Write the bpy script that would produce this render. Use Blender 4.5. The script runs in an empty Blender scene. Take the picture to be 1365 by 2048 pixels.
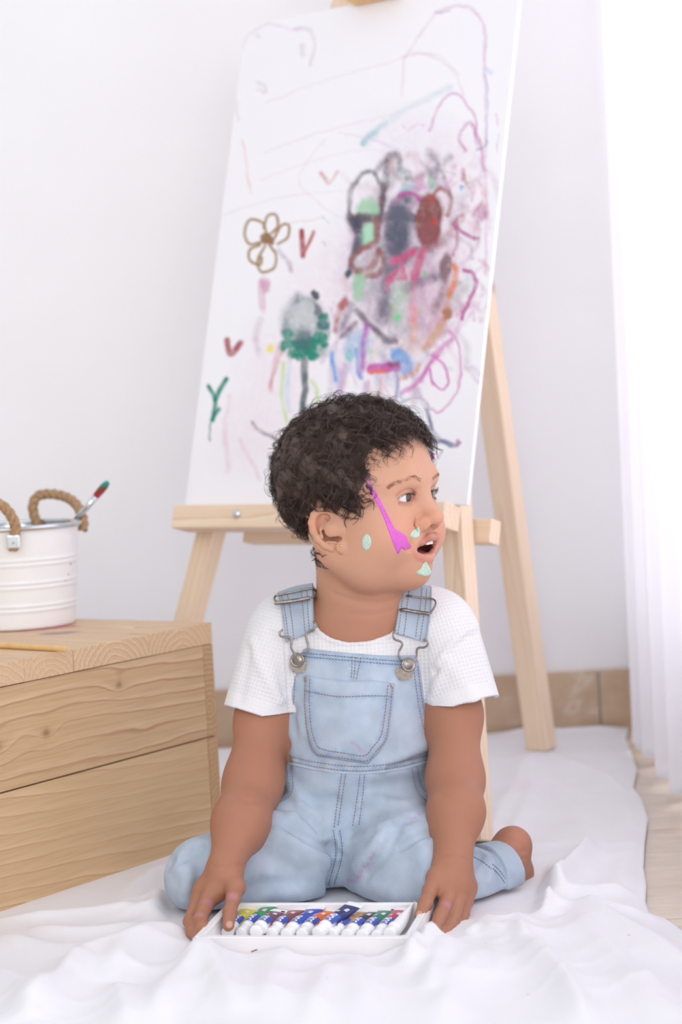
import bpy, bmesh, math, random
import numpy as np
from mathutils import Matrix, Vector

# ------------------------------------------------------------------ camera, world, lights, exposure
SC = bpy.context.scene
COL = SC.collection
FPX = 4000.0                      # focal length in pixels of a 1365 x 2048 frame
CAM_H = 0.51
_p = math.atan(220 / FPX); _r = math.asin(0.053)
Fv = np.array([0, math.cos(_p), -math.sin(_p)])
_r0 = np.array([1.0, 0, 0]); _u0 = np.array([0, math.sin(_p), math.cos(_p)])
Rv = _r0 * math.cos(_r) - _u0 * math.sin(_r)
Uv = _r0 * math.sin(_r) + _u0 * math.cos(_r)
Cv = np.array([0, 0, CAM_H])
cam_d = bpy.data.cameras.new('camera'); cam = bpy.data.objects.new('camera', cam_d); COL.objects.link(cam)
cam_d.sensor_fit = 'HORIZONTAL'; cam_d.sensor_width = 24.0; cam_d.lens = 24.0 * FPX / 1365.0
cam_d.clip_start = 0.05; cam_d.clip_end = 50
cam_d.dof.use_dof = True; cam_d.dof.focus_distance = 1.97; cam_d.dof.aperture_fstop = 4.4
M4 = Matrix.Identity(4)
for i in range(3):
    M4[i][0] = Rv[i]; M4[i][1] = Uv[i]; M4[i][2] = -Fv[i]; M4[i][3] = Cv[i]
cam.matrix_world = M4
SC.camera = cam

world = bpy.data.worlds.new('room_light'); SC.world = world; world.use_nodes = True
world.node_tree.nodes['Background'].inputs[0].default_value = (0.945, 0.975, 1.0, 1)
world.node_tree.nodes['Background'].inputs[1].default_value = 0.84

def area(name, loc, target, size, power, color=(1, 1, 1)):
    l = bpy.data.lights.new(name, 'AREA'); l.shape = 'RECTANGLE'; l.size = size[0]; l.size_y = size[1]
    l.energy = power; l.color = color
    o = bpy.data.objects.new(name, l); COL.objects.link(o); o.location = loc
    o.rotation_euler = (Vector(target) - Vector(loc)).to_track_quat('-Z', 'Y').to_euler()
    return o
area('softbox_key', (-1.0, -0.6, 2.1), (0.0, 2.2, 0.35), (1.6, 1.4), 12, (1.0, 0.985, 0.965))
area('window_daylight', (1.25, 1.75, 1.05), (0.3, 1.75, 0.9), (1.7, 1.9), 44, (0.985, 0.99, 1.0))
area('front_fill', (0.7, -3.0, 1.35), (0.1, 2.6, 0.55), (3.4, 2.2), 78, (1.0, 0.995, 0.985))  # added fill without a source in the room, lifts wall and easel
SC.view_settings.view_transform = 'Standard'; SC.view_settings.look = 'None'
SC.view_settings.gamma = 1.0; SC.view_settings.use_curve_mapping = False
SC.view_settings.exposure = -0.09
SC.cycles.max_bounces = 8

# ------------------------------------------------------------------ helpers
def ray(x, y): return Fv + Rv * ((x - 682.5) / FPX) - Uv * ((y - 1024) / FPX)
def atY(x, y, Y): d = ray(x, y); return Cv + d * (Y / d[1])
def atZ(x, y, Z=0.0): d = ray(x, y); return Cv + d * ((Z - CAM_H) / d[2])
def proj(P):
    q = np.asarray(P) - Cv; z = q @ Fv
    return np.stack([682.5 + FPX * (q @ Rv) / z, 1024 - FPX * (q @ Uv) / z], -1)
def rgb(r, g, b):
    f = lambda c: (c / 255 / 12.92) if c <= 10.31 else ((c / 255 + 0.055) / 1.055) ** 2.4
    return (f(r), f(g), f(b), 1.0)

def mesh_np(name, V, faces, mat=None, parent=None, smooth=True):
    """faces: list of (k, array of n x k) or a list of lists"""
    me = bpy.data.meshes.new(name)
    V = np.ascontiguousarray(V, dtype=np.float32)
    me.vertices.add(len(V)); me.vertices.foreach_set('co', V.ravel())
    arrs = [np.asarray(f, dtype=np.int32) for f in faces if len(f)]
    nl = sum(a.size for a in arrs); nf = sum(len(a) for a in arrs)
    me.loops.add(nl); me.polygons.add(nf)
    me.loops.foreach_set('vertex_index', np.concatenate([a.ravel() for a in arrs]))
    tot = np.concatenate([np.full(len(a), a.shape[1], np.int32) for a in arrs])
    me.polygons.foreach_set('loop_start', np.concatenate([[0], np.cumsum(tot)[:-1]]).astype(np.int32))
    me.polygons.foreach_set('loop_total', tot)
    me.update(calc_edges=True); me.validate()
    me.polygons.foreach_set('use_smooth', np.full(len(me.polygons), smooth))
    o = bpy.data.objects.new(name, me); COL.objects.link(o)
    if mat: me.materials.append(mat)
    if parent: o.parent = parent
    return o
def obj(name, bm, mat=None, parent=None, smooth=False):
    me = bpy.data.meshes.new(name); bm.normal_update(); bm.to_mesh(me); bm.free()
    if smooth: me.polygons.foreach_set('use_smooth', np.full(len(me.polygons), True))
    o = bpy.data.objects.new(name, me); COL.objects.link(o)
    if mat: me.materials.append(mat)
    if parent: o.parent = parent
    return o
def tag(o, label=None, cat=None, group=None, kind=None):
    if label: o['label'] = label
    if cat: o['category'] = cat
    if group: o['group'] = group
    if kind: o['kind'] = kind
    return o
def empty(name, loc=(0, 0, 0), rot=None):
    o = bpy.data.objects.new(name, None); COL.objects.link(o); o.empty_display_size = 0.02
    o.location = loc
    if rot is not None: o.rotation_euler = rot
    return o
def put(o, parent):
    """parent o keeping its world coordinates (parents here carry a plain matrix)"""
    bpy.context.view_layer.update()
    o.parent = parent; o.matrix_parent_inverse = parent.matrix_world.inverted()
def box_bm(bm, size, loc=(0, 0, 0), rot=None, bevel=0.0, seg=2):
    m = Matrix.Translation(loc) @ (rot.to_4x4() if rot is not None else Matrix.Identity(4)) @ Matrix.Diagonal((*size, 1))
    r = bmesh.ops.create_cube(bm, size=1, matrix=m)
    if bevel > 0:
        es = list({e for v in r['verts'] for e in v.link_edges})
        bmesh.ops.bevel(bm, geom=es, offset=bevel, segments=seg, affect='EDGES', profile=0.6)
    return bm
def tube_np(paths, radii, sides=8, cap=True, closed=False):
    """paths: list of (n,3); radii: list of (n,) -> V, [quads, tris]"""
    Vs, Q, T = [], [], []; off = 0
    for P, rad in zip(paths, radii):
        P = np.asarray(P, float); n = len(P); rad = np.broadcast_to(np.asarray(rad, float), (n,))
        if closed: t = np.roll(P, -1, 0) - np.roll(P, 1, 0)
        else: t = np.gradient(P, axis=0)
        t /= np.linalg.norm(t, axis=1, keepdims=True) + 1e-12
        a = np.array([0, 0, 1.0]) if abs(t[0][2]) < 0.9 else np.array([1.0, 0, 0])
        N = np.zeros((n, 3)); v = a - t[0] * (a @ t[0]); v /= np.linalg.norm(v); N[0] = v
        for i in range(1, n):
            v = N[i - 1] - t[i] * (N[i - 1] @ t[i]); N[i] = v / (np.linalg.norm(v) + 1e-12)
        B = np.cross(t, N)
        ang = np.arange(sides) * 2 * np.pi / sides
        ring = P[:, None] + rad[:, None, None] * (np.cos(ang)[None, :, None] * N[:, None] + np.sin(ang)[None, :, None] * B[:, None])
        Vs.append(ring.reshape(-1, 3))
        m = n if closed else n - 1
        i = np.arange(m)[:, None]; j = np.arange(sides)[None]
        i2 = (i + 1) % n; j2 = (j + 1) % sides
        q = np.stack([i * sides + j, i * sides + j2, i2 * sides + j2, i2 * sides + j], -1).reshape(-1, 4) + off
        Q.append(q)
        if cap and not closed:
            T.append(np.array([[off, off + k + 1, off + k] for k in range(1, sides - 1)]))
            e = off + (n - 1) * sides
            T.append(np.array([[e, e + k, e + k + 1] for k in range(1, sides - 1)]))
        off += n * sides
    return np.concatenate(Vs), [np.concatenate(Q)] + ([np.concatenate(T)] if T else [])
def lathe_np(profile, n=48):
    """profile: (m,2) of r,z -> V, quads around +Z"""
    P = np.asarray(profile, float); m = len(P); a = np.arange(n) * 2 * np.pi / n
    V = np.stack([P[:, None, 0] * np.cos(a), P[:, None, 0] * np.sin(a), np.repeat(P[:, 1:2], n, 1)], -1).reshape(-1, 3)
    i = np.arange(m - 1)[:, None]; j = np.arange(n)[None]; j2 = (j + 1) % n
    q = np.stack([i * n + j, i * n + j2, (i + 1) * n + j2, (i + 1) * n + j], -1).reshape(-1, 4)
    return V, [q]
def spline(P, n):
    """Catmull-Rom through the points, n samples"""
    P = np.asarray(P, float)
    if len(P) < 3:
        t = np.linspace(0, 1, n)[:, None]; return P[0] * (1 - t) + P[-1] * t
    Q = np.vstack([2 * P[0] - P[1], P, 2 * P[-1] - P[-2]])
    s = np.linspace(0, len(P) - 1 - 1e-9, n); k = s.astype(int); t = (s - k)[:, None]
    a, b, c, d = Q[k], Q[k + 1], Q[k + 2], Q[k + 3]
    return 0.5 * (2 * b + (c - a) * t + (2 * a - 5 * b + 4 * c - d) * t ** 2 + (3 * b - a - 3 * c + d) * t ** 3)
def grid_quads(nu, nv):
    i = np.arange(nu - 1)[:, None]; j = np.arange(nv - 1)[None]
    return np.stack([i * nv + j, (i + 1) * nv + j, (i + 1) * nv + j + 1, i * nv + j + 1], -1).reshape(-1, 4)
def thick_grid(G, N, t):
    """closed sheet from a (nu,nv,3) grid, offset t along -N"""
    nu, nv = G.shape[:2]; top = G.reshape(-1, 3); bot = (G - N * t).reshape(-1, 3); k = nu * nv
    q = grid_quads(nu, nv); idx = np.arange(k).reshape(nu, nv)
    rim = np.concatenate([idx[0, :], idx[1:, -1], idx[-1, -2::-1], idx[-2:0:-1, 0]])
    r2 = np.roll(rim, -1)
    side = np.stack([rim, r2, r2 + k, rim + k], -1)
    return np.vstack([top, bot]), [np.vstack([q[:, ::-1], q + k, side])]
def seg_dist(X, Y, poly):
    """distance of points to a 2-D polyline, and the parameter 0..1 along it"""
    best = np.full(X.shape, 1e9); bt = np.zeros(X.shape); n = len(poly) - 1
    for i in range(n):
        ax, ay = poly[i][:2]; bx, by = poly[i + 1][:2]
        dx, dy = bx - ax, by - ay; L = dx * dx + dy * dy + 1e-12
        t = np.clip(((X - ax) * dx + (Y - ay) * dy) / L, 0, 1)
        d = np.hypot(X - ax - t * dx, Y - ay - t * dy)
        m = d < best; best = np.where(m, d, best); bt = np.where(m, (i + t) / n, bt)
    return best, bt
def hash_grid(seed, n=64):
    return np.random.RandomState(seed).rand(n, n)
def vnoise(x, y, seed=0):
    g = hash_grid(seed); n = 64
    xi = np.floor(x).astype(int); yi = np.floor(y).astype(int); fx = x - xi; fy = y - yi
    fx = fx * fx * (3 - 2 * fx); fy = fy * fy * (3 - 2 * fy)
    a = g[xi % n, yi % n]; b = g[(xi + 1) % n, yi % n]; c = g[xi % n, (yi + 1) % n]; d = g[(xi + 1) % n, (yi + 1) % n]
    return (a * (1 - fx) + b * fx) * (1 - fy) + (c * (1 - fx) + d * fx) * fy
def fbm(x, y, seed=0, o=4):
    s = 0; a = 0.5
    for i in range(o): s = s + a * vnoise(x * 2 ** i + 7.3 * i, y * 2 ** i + 3.1 * i, seed + i); a *= 0.5
    return s

# ------------------------------------------------------------------ materials
class NT:
    def __init__(s, name):
        s.m = bpy.data.materials.new(name); s.m.use_nodes = True; s.t = s.m.node_tree
        s.b = s.t.nodes['Principled BSDF']; s.out = s.t.nodes['Material Output']
    def n(s, typ, **kw):
        nd = s.t.nodes.new(typ)
        for k, v in kw.items():
            if k.startswith('i_'):
                key = k[2:]; key = int(key) if key.isdigit() else key.replace('_', ' ')
                nd.inputs[key].default_value = v
            else: setattr(nd, k, v)
        return nd
    def l(s, a, b): s.t.links.new(a, b)
    def ramp(s, src, stops):
        r = s.n('ShaderNodeValToRGB'); e = r.color_ramp.elements
        while len(e) < len(stops): e.new(0.5)
        for k, (p, c) in enumerate(stops): e[k].position = p; e[k].color = c
        s.l(src, r.inputs[0]); return r.outputs[0]
    def mix(s, f, a, b, mode='MIX'):
        m = s.n('ShaderNodeMix', data_type='RGBA', blend_type=mode)
        for v, i in ((f, 0), (a, 6), (b, 7)):
            if hasattr(v, 'links'): s.l(v, m.inputs[i])
            else: m.inputs[i].default_value = v
        return m.outputs[2]
    def math(s, op, a, b=0.0):
        m = s.n('ShaderNodeMath', operation=op)
        for v, i in ((a, 0), (b, 1)):
            if hasattr(v, 'links'): s.l(v, m.inputs[i])
            else: m.inputs[i].default_value = v
        return m.outputs[0]
    def coords(s, scale=(1, 1, 1), rot=(0, 0, 0), loc=(0, 0, 0), out='Object'):
        tc = s.n('ShaderNodeTexCoord'); mp = s.n('ShaderNodeMapping')
        mp.inputs['Scale'].default_value = scale; mp.inputs['Rotation'].default_value = rot; mp.inputs['Location'].default_value = loc
        s.l(tc.outputs[out], mp.inputs[0]); return mp.outputs[0]
    def bump(s, h, strength=0.3, dist=0.002):
        b = s.n('ShaderNodeBump'); b.inputs['Strength'].default_value = strength; b.inputs['Distance'].default_value = dist
        s.l(h, b.inputs['Height']); s.l(b.outputs[0], s.b.inputs['Normal']); return b
    def set(s, **kw):
        for k, v in kw.items():
            k = k.replace('_', ' ')
            if hasattr(v, 'links'): s.l(v, s.b.inputs[k])
            else: s.b.inputs[k].default_value = v
        return s
def plain(name, col, rough=0.5, metal=0.0, noise=0.06, scale=40, bump=0.0, spec=0.5):
    t = NT(name)
    nz = t.n('ShaderNodeTexNoise', i_Scale=scale, i_Detail=4.0); t.l(t.coords(), nz.inputs[0])
    c1 = tuple(max(0, c * (1 - noise)) for c in col[:3]) + (1,); c2 = tuple(min(1, c * (1 + noise)) for c in col[:3]) + (1,)
    t.set(Base_Color=t.ramp(nz.outputs[0], [(0.3, c1), (0.7, c2)]), Roughness=rough, Metallic=metal, Specular_IOR_Level=spec)
    if bump: t.bump(nz.outputs[0], bump, 0.001)
    return t.m
def wood(name, light, mid, dark, axis=0, rings=9.0, distort=3.0, stretch=7.0, rough=0.5, bump=0.08, knots=0.0, scale=1.0):
    """long grain along the object's own axis"""
    t = NT(name); tc = t.n('ShaderNodeTexCoord')
    oi = t.n('ShaderNodeObjectInfo')
    add = t.n('ShaderNodeVectorMath', operation='MULTIPLY_ADD'); add.inputs[1].default_value = (1, 1, 1)
    rv = t.n('ShaderNodeCombineXYZ'); t.l(oi.outputs['Random'], rv.inputs[0]); t.l(oi.outputs['Random'], rv.inputs[1]); t.l(oi.outputs['Random'], rv.inputs[2])
    sc = t.n('ShaderNodeVectorMath', operation='SCALE'); sc.inputs['Scale'].default_value = 3.7; t.l(rv.outputs[0], sc.inputs[0])
    t.l(tc.outputs['Object'], add.inputs[0]); t.l(sc.outputs[0], add.inputs[2])
    mp = t.n('ShaderNodeMapping'); s3 = [scale] * 3; s3[axis] = scale / stretch; mp.inputs['Scale'].default_value = s3
    t.l(add.outputs[0], mp.inputs[0])
    nz = t.n('ShaderNodeTexNoise', i_Scale=9.0, i_Detail=3.0, i_Distortion=0.6); t.l(mp.outputs[0], nz.inputs[0])
    s = t.math('MULTIPLY', nz.outputs[0], rings)
    fr = t.math('FRACT', s)
    sm = t.math('PINGPONG', s, 1.0)
    fine = t.n('ShaderNodeTexNoise', i_Scale=260.0, i_Detail=4.0); mp2 = t.n('ShaderNodeMapping'); s4 = [1.0] * 3; s4[axis] = 0.04
    mp2.inputs['Scale'].default_value = s4; t.l(add.outputs[0], mp2.inputs[0]); t.l(mp2.outputs[0], fine.inputs[0])
    c = t.ramp(sm, [(0.0, light), (0.55, mid), (0.9, mid), (1.0, dark)])
    big = t.n('ShaderNodeTexNoise', i_Scale=5.0, i_Detail=2.0); t.l(mp.outputs[0], big.inputs[0])
    c = t.mix(t.ramp(big.outputs[0], [(0.35, (0, 0, 0, 1)), (0.7, (0.55, 0.55, 0.55, 1))]), c, mid)
    c = t.mix(t.ramp(fine.outputs[0], [(0.3, (0.22, 0.22, 0.22, 1)), (0.6, (0, 0, 0, 1))]), c, dark)
    t.set(Base_Color=c, Roughness=rough)
    t.bump(fine.outputs[0], bump, 0.001)
    return t.m

def cloth_mat(name, col, weave=900.0, transl=0.0, stains=False):
    t = NT(name)
    co = t.coords()
    wx = t.n('ShaderNodeTexWave', i_Scale=weave / 6.28, i_Distortion=0.3); wx.bands_direction = 'X'; t.l(co, wx.inputs[0])
    wy = t.n('ShaderNodeTexWave', i_Scale=weave / 6.28, i_Distortion=0.3); wy.bands_direction = 'Y'; t.l(co, wy.inputs[0])
    nz = t.n('ShaderNodeTexNoise', i_Scale=14.0, i_Detail=5.0); t.l(co, nz.inputs[0])
    c = t.ramp(nz.outputs[0], [(0.3, tuple(x * 0.965 for x in col[:3]) + (1,)), (0.7, col)])
    if stains:
        n2 = t.n('ShaderNodeTexNoise', i_Scale=7.0, i_Detail=2.0); t.l(t.coords(loc=(3.1, 1.7, 0)), n2.inputs[0])
        c = t.mix(t.ramp(n2.outputs[0], [(0.60, (0, 0, 0, 1)), (0.78, (0.22, 0.22, 0.22, 1))]), c, rgb(232, 208, 226))
        n3 = t.n('ShaderNodeTexVoronoi', i_Scale=16.0); t.l(co, n3.inputs[0])
        c = t.mix(t.ramp(n3.outputs['Distance'], [(0.012, (0.6, 0.6, 0.6, 1)), (0.03, (0, 0, 0, 1))]), c, rgb(216, 130, 165))
    t.set(Base_Color=c, Roughness=0.9, Specular_IOR_Level=0.15, Sheen_Weight=0.1)
    t.bump(t.math('ADD', wx.outputs['Fac'], wy.outputs['Fac']), 0.08, 0.0004)
    if transl:
        tr = t.n('ShaderNodeBsdfTranslucent', i_Color=col); mx = t.n('ShaderNodeMixShader'); mx.inputs[0].default_value = transl
        t.l(t.b.outputs[0], mx.inputs[1]); t.l(tr.outputs[0], mx.inputs[2]); t.l(mx.outputs[0], t.out.inputs[0])
    return t.m
# ------------------------------------------------------------------ the room
WALL_Y = 2.97
m_wall = plain('white_wall_paint', rgb(240, 239, 242), 0.75, noise=0.012, scale=6, bump=0.02, spec=0.2)
wl = box_bm(bmesh.new(), (5.0, 0.1, 2.6), (-0.6, WALL_Y + 0.05, 1.3))
tag(obj('wall_back', wl, m_wall), kind='structure')
tag(obj('light_block_right', box_bm(bmesh.new(), (0.1, 1.9, 0.22), (0.62, WALL_Y - 0.95, 0.11)), m_wall), kind='structure')      # unseen low wall added behind the curtain to block low window light
# skirting tiles
t = NT('sandstone_skirting')
nz = t.n('ShaderNodeTexNoise', i_Scale=26.0, i_Detail=6.0, i_Roughness=0.65); t.l(t.coords((1, 1, 1.6)), nz.inputs[0])
n2 = t.n('ShaderNodeTexNoise', i_Scale=9.0, i_Detail=3.0, i_Distortion=1.5); t.l(t.coords((1, 1, 1.4)), n2.inputs[0])
c = t.ramp(nz.outputs[0], [(0.25, rgb(186, 157, 130)), (0.75, rgb(206, 180, 155))])
c = t.mix(t.ramp(n2.outputs[0], [(0.60, (0, 0, 0, 1)), (0.68, (0.55, 0.55, 0.55, 1)), (0.74, (0.1, 0.1, 0.1, 1))]), c, rgb(224, 211, 200))
t.set(Base_Color=c, Roughness=0.35); m_skirt = t.m
bb = tag(empty('baseboard_back', (0, WALL_Y, 0)), kind='structure')
for i in range(8):
    b = box_bm(bmesh.new(), (0.397, 0.01, 0.091), (0, 0, 0), bevel=0.0015)
    o = obj('tile', b, m_skirt, bb); o.location = (-2.25 + 0.4 * i + 0.02, -0.005, 0.0455)
# floor tiles
t = NT('beige_floor_tile')
nz = t.n('ShaderNodeTexNoise', i_Scale=9.0, i_Detail=6.0, i_Roughness=0.6, i_Distortion=0.4); t.l(t.coords((1, 3.2, 1)), nz.inputs[0])
n2 = t.n('ShaderNodeTexNoise', i_Scale=120.0, i_Detail=3.0); t.l(t.coords(), n2.inputs[0])
c = t.ramp(nz.outputs[0], [(0.28, rgb(211, 189, 168)), (0.5, rgb(222, 203, 185)), (0.75, rgb(232, 217, 202))])
t.set(Base_Color=c, Roughness=t.ramp(n2.outputs[0], [(0.3, (0.16, 0.16, 0.16, 1)), (0.7, (0.25, 0.25, 0.25, 1))])); m_tile = t.m
m_grout = plain('grout', rgb(196, 176, 156), 0.8)
fl = tag(obj('floor', box_bm(bmesh.new(), (4.2, 3.4, 0.05), (-0.4, WALL_Y - 1.7, -0.0275)), m_grout), kind='structure')
tile_me = None
for i in range(7):
    for j in range(5):
        if tile_me is None:
            o = obj('tile', box_bm(bmesh.new(), (0.386, 0.3825, 0.01), (0, 0, 0), bevel=0.0012), m_tile, fl); tile_me = o.data
        else:
            o = bpy.data.objects.new('tile', tile_me); COL.objects.link(o); o.parent = fl
        o.location = (-1.18 + 0.388 * i, 2.470 - 0.387 * j + 0.0, -0.005)
for i in range(7):      # cut row against the wall
    o = obj('tile', box_bm(bmesh.new(), (0.386, 0.302, 0.01), (0, 0, 0), bevel=0.0012), m_tile, fl); o.location = (-1.18 + 0.388 * i, 2.818, -0.005)

# ------------------------------------------------------------------ drop cloth
ys = np.concatenate([np.arange(1.25, 1.62, 0.012), np.arange(1.62, 2.10, 0.0040), np.arange(2.10, 2.957, 0.0065)])
edge_px = [(1258, 1459), (1253, 1478), (1262, 1500), (1275, 1540), (1268, 1578), (1284, 1600), (1297, 1640), (1291, 1690), (1288, 1740), (1294, 1775), (1292, 1805), (1300, 1828), (1335, 1842), (1372, 1868), (1420, 1905), (1500, 1960), (1560, 2100)]
ep = np.array([atZ(x, y, 0.003) for x, y in edge_px]); ep = ep[np.argsort(ep[:, 1])]
xr = np.interp(ys, ep[:, 1], ep[:, 0]); 
s = np.linspace(0, 1, 330)
s = s ** 0.8
xl = np.full_like(ys, -1.05)
GX = xl[:, None] + (xr - xl)[:, None] * s[None]; GY = np.repeat(ys[:, None], len(s), 1)
def G(*pts): return [tuple(atZ(x, y, 0.005)[:2]) for x, y in pts]
RID = [  # polyline, height, half width
 (G((1124, 1802), (1150, 1765), (1187, 1696)), .020, .009),
 (G((1060, 1728), (1090, 1742), (1106, 1762), (1085, 1782)), .013, .011),
 (G((1040, 1798), (1068, 1784), (1104, 1790), (1130, 1806)), .014, .010),
 (G((1075, 1802), (1100, 1822), (1090, 1840)), .012, .009),
 (G((1130, 1806), (1200, 1797), (1272, 1790)), .010, .007),
 (G((1000, 1816), (1060, 1826), (1120, 1822), (1190, 1832), (1260, 1838), (1335, 1846)), .007, .012),
 (G((1065, 1512), (1020, 1590), (970, 1680)), .006, .018),
 (G((1070, 1515), (1055, 1600), (1010, 1690)), .005, .013),
 (G((1109, 1516), (1180, 1550), (1260, 1590)), .006, .016),
 (G((1075, 1530), (1130, 1600), (1180, 1680)), .004, .02),
 (G((1250, 1600), (1270, 1660), (1262, 1740), (1255, 1790)), .006, .02),
 (G((1240, 1760), (1262, 1720), (1284, 1690)), .003, .008),
 (G((960, 1462), (1100, 1466), (1255, 1460)), .005, .012),
 (G((1040, 1900), (1090, 1960), (1140, 2020), (1180, 2070)), .012, .020),
 (G((1010, 1870), (1060, 1905), (1120, 1990), (1170, 2048)), .006, .010),
 (G((1170, 1825), (1260, 1870), (1365, 1930)), .009, .016),
 (G((1060, 1840), (1048, 1880), (1040, 1905)), .007, .010),
 (G((1150, 1840), (1240, 1930), (1330, 2010)), .007, .014),
 (G((965, 1850), (1000, 1862), (1050, 1858)), .008, .010),
 (G((930, 1880), (960, 1872), (1010, 1885)), .007, .009),
 (G((875, 1897), (850, 1912), (822, 1938), (812, 1965)), .019, .012),
 (G((900, 1905), (870, 1950), (850, 2010)), .012, .016),
 (G((950, 1920), (905, 1990), (880, 2060)), .009, .018),
 (G((530, 1930), (580, 1903), (640, 1908), (690, 1928)), .007, .014),
 (G((700, 1926), (740, 1914), (775, 1925), (800, 1932)), .006, .010),
 (G((385, 1930), (404, 1912), (424, 1926)), .010, .009),
 (G((404, 1915), (430, 1980), (470, 2048)), .014, .020),
 (G((570, 1915), (540, 1975), (560, 2048)), .010, .022),
 (G((690, 1930), (720, 1990), (730, 2060)), .009, .022),
 (G((376, 1872), (320, 1890), (245, 1935), (215, 1985)), .013, .018),
 (G((310, 1880), (240, 1912), (160, 1935)), .009, .014),
 (G((0, 1842), (110, 1836), (230, 1828), (300, 1832), (372, 1838)), .007, .012),
 (G((60, 1862), (180, 1868), (300, 1852)), .006, .014),
 (G((0, 1880), (100, 1905), (180, 1925)), .008, .016),
 (G((0, 1960), (40, 2000), (60, 2060)), .013, .018),
 (G((165, 1930), (125, 1990), (70, 2045)), .016, .014),
 (G((232, 1990), (245, 2030), (250, 2070)), .011, .014),
 (G((310, 2060), (330, 2010), (380, 1960), (385, 1935)), .012, .016),
 (G((310, 1830), (318, 1805), (340, 1790)), .015, .010),
 (G((240, 1830), (262, 1790), (300, 1760), (335, 1735)), .006, .016),
 (G((620, 2070), (640, 2010), (660, 1960)), .009, .018),
 (G((1230, 1960), (1290, 2010), (1365, 2048)), .008, .018),
]
H = np.full(GX.shape, 0.004)
wx = GX + 0.016 * (fbm(GX * 9, GY * 9, 3, 2) - 0.4); wy = GY + 0.016 * (fbm(GX * 9, GY * 9, 9, 2) - 0.4)
for poly, hgt, wid in RID:
    pl = spline(poly, 14); d, tt = seg_dist(wx, wy, pl)
    fade = np.clip(np.minimum(tt, 1 - tt) * 5, 0, 1) ** 0.6
    w2 = wid * (0.8 + 0.4 * vnoise(GX * 12, GY * 12, 5))
    H += hgt * 1.35 * (0.25 + 0.75 * fade) * np.exp(-(np.sqrt(d * d + (0.35 * w2) ** 2) - 0.35 * w2) / (0.85 * w2))
rid = 1 - np.abs(2 * fbm(GX * 6 + 2.2 * GY, GY * 5 - 2.0 * GX, 21, 2) - 0.75) * 2.6
H += 0.0042 * np.clip(rid, 0, 1) ** 3 * np.clip((1.96 - GY) / 0.12, 0.25, 1)
H += 0.003 * fbm(GX * 8, GY * 9, 31, 2)
for (an, sd, f1, f2, am) in ((0.5, 61, 24, 4, .0026), (-0.7, 71, 20, 4, .0026), (1.35, 81, 28, 5, .0014)):       # fine pulled creases, each set along its own direction
    c_, s_ = math.cos(an), math.sin(an); pa_ = GX * c_ + GY * s_; pb_ = -GX * s_ + GY * c_
    rr_ = 1 - np.abs(vnoise(pb_ * f1 + 1.2 * vnoise(pa_ * 9, pb_ * 9, sd + 3), pa_ * f2, sd) * 2 - 1) * 2.2
    H += am * np.clip(rr_, 0, 1) ** 2 * np.clip(vnoise(GX * 6, GY * 6, sd + 5) * 2 - .7, 0, 1)
flat = np.zeros_like(H)                      # pressed flat under what stands on it
def press(poly, margin):
    global flat
    P = np.array(poly); ins = np.full(H.shape, -1e9)
    for i in range(len(P)):
        a, b = P[i], P[(i + 1) % len(P)]; nx, ny = (b - a)[1], -(b - a)[0]; L = math.hypot(nx, ny)
        ins = np.maximum(ins, ((GX - a[0]) * nx + (GY - a[1]) * ny) / L)
    flat = np.maximum(flat, np.clip(1 - ins / margin, 0, 1))
press([(-0.158, 1.812), (0.042, 1.776), (0.068, 1.915), (-0.132, 1.951)], 0.012)       # paint tray
press([(-0.40, 2.035), (-0.155, 2.325), (-0.60, 2.70), (-0.85, 2.35)], 0.03)           # crate
for fx, fy in ((0.135, 2.25), (0.266, 2.807), (-0.20, 2.52)): press([(fx - .03, fy - .03), (fx + .03, fy - .03), (fx + .03, fy + .03), (fx - .03, fy + .03)], 0.02)
press([(-0.19, 1.925), (0.16, 1.915), (0.20, 2.12), (-0.20, 2.14)], 0.02)                # child
H = H * (1 - flat) + 0.004 * flat
edge = np.clip((xr[:, None] - GX) / 0.03, 0, 1)
H = 0.003 + (H - 0.003) * (0.3 + 0.7 * edge)
clV = np.stack([GX, GY, H], -1)
nrm = np.zeros_like(clV); nrm[..., 2] = 1
V, Fc = thick_grid(clV, nrm, 0.0015)
m_cloth = cloth_mat('white_cotton', rgb(238, 236, 241), 1300, stains=True)
cloth = mesh_np('drop_cloth', V, Fc, m_cloth)
tag(cloth, 'white rumpled cotton drop cloth spread over the floor under the child', 'cloth')
def cloth_h(x, y):
    i = int(np.argmin(abs(ys - y))); return float(np.interp(x, GX[i], H[i]))

# ------------------------------------------------------------------ curtain
ny, nz_ = 900, 70
yy = np.linspace(2.955, 1.35, ny); ph = np.maximum(2.825 - yy, 0)
step = ph / 0.118
amp = 0.016 * (1 - np.exp(-ph / 0.02))
xs_ = 0.405 + 0.3 * np.maximum(yy - 2.825, 0) - 0.03 * ph * 0.3 + amp * np.sin(2 * np.pi * step + 0.6 * np.sin(2 * np.pi * step)) + 0.004 * np.sin(2 * np.pi * ph / 0.031 + 1.0) * (1 - np.exp(-ph / 0.02))
zz = np.linspace(0.012, 1.75, nz_)
CG = np.zeros((ny, nz_, 3)); CG[..., 0] = xs_[:, None] + (0.010 * np.sin(2 * np.pi * step))[:, None] * ((0.9 - zz) / 0.9)[None] * 0.5
CG[..., 1] = yy[:, None] + (0.012 * np.cos(2 * np.pi * step * 0.5))[:, None] * ((1.0 - zz))[None] * 0.4
CG[..., 2] = zz[None] + (0.008 * np.sin(step * 3.0 + 1))[:, None] * (1 - zz / 1.75)[None] + 0.008
Nn = np.zeros_like(CG); Nn[..., 0] = 1
V, Fc = thick_grid(CG, Nn, 0.0006)
m_curt = cloth_mat('sheer_curtain', rgb(250, 249, 253), 2600, transl=0.6)
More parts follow.
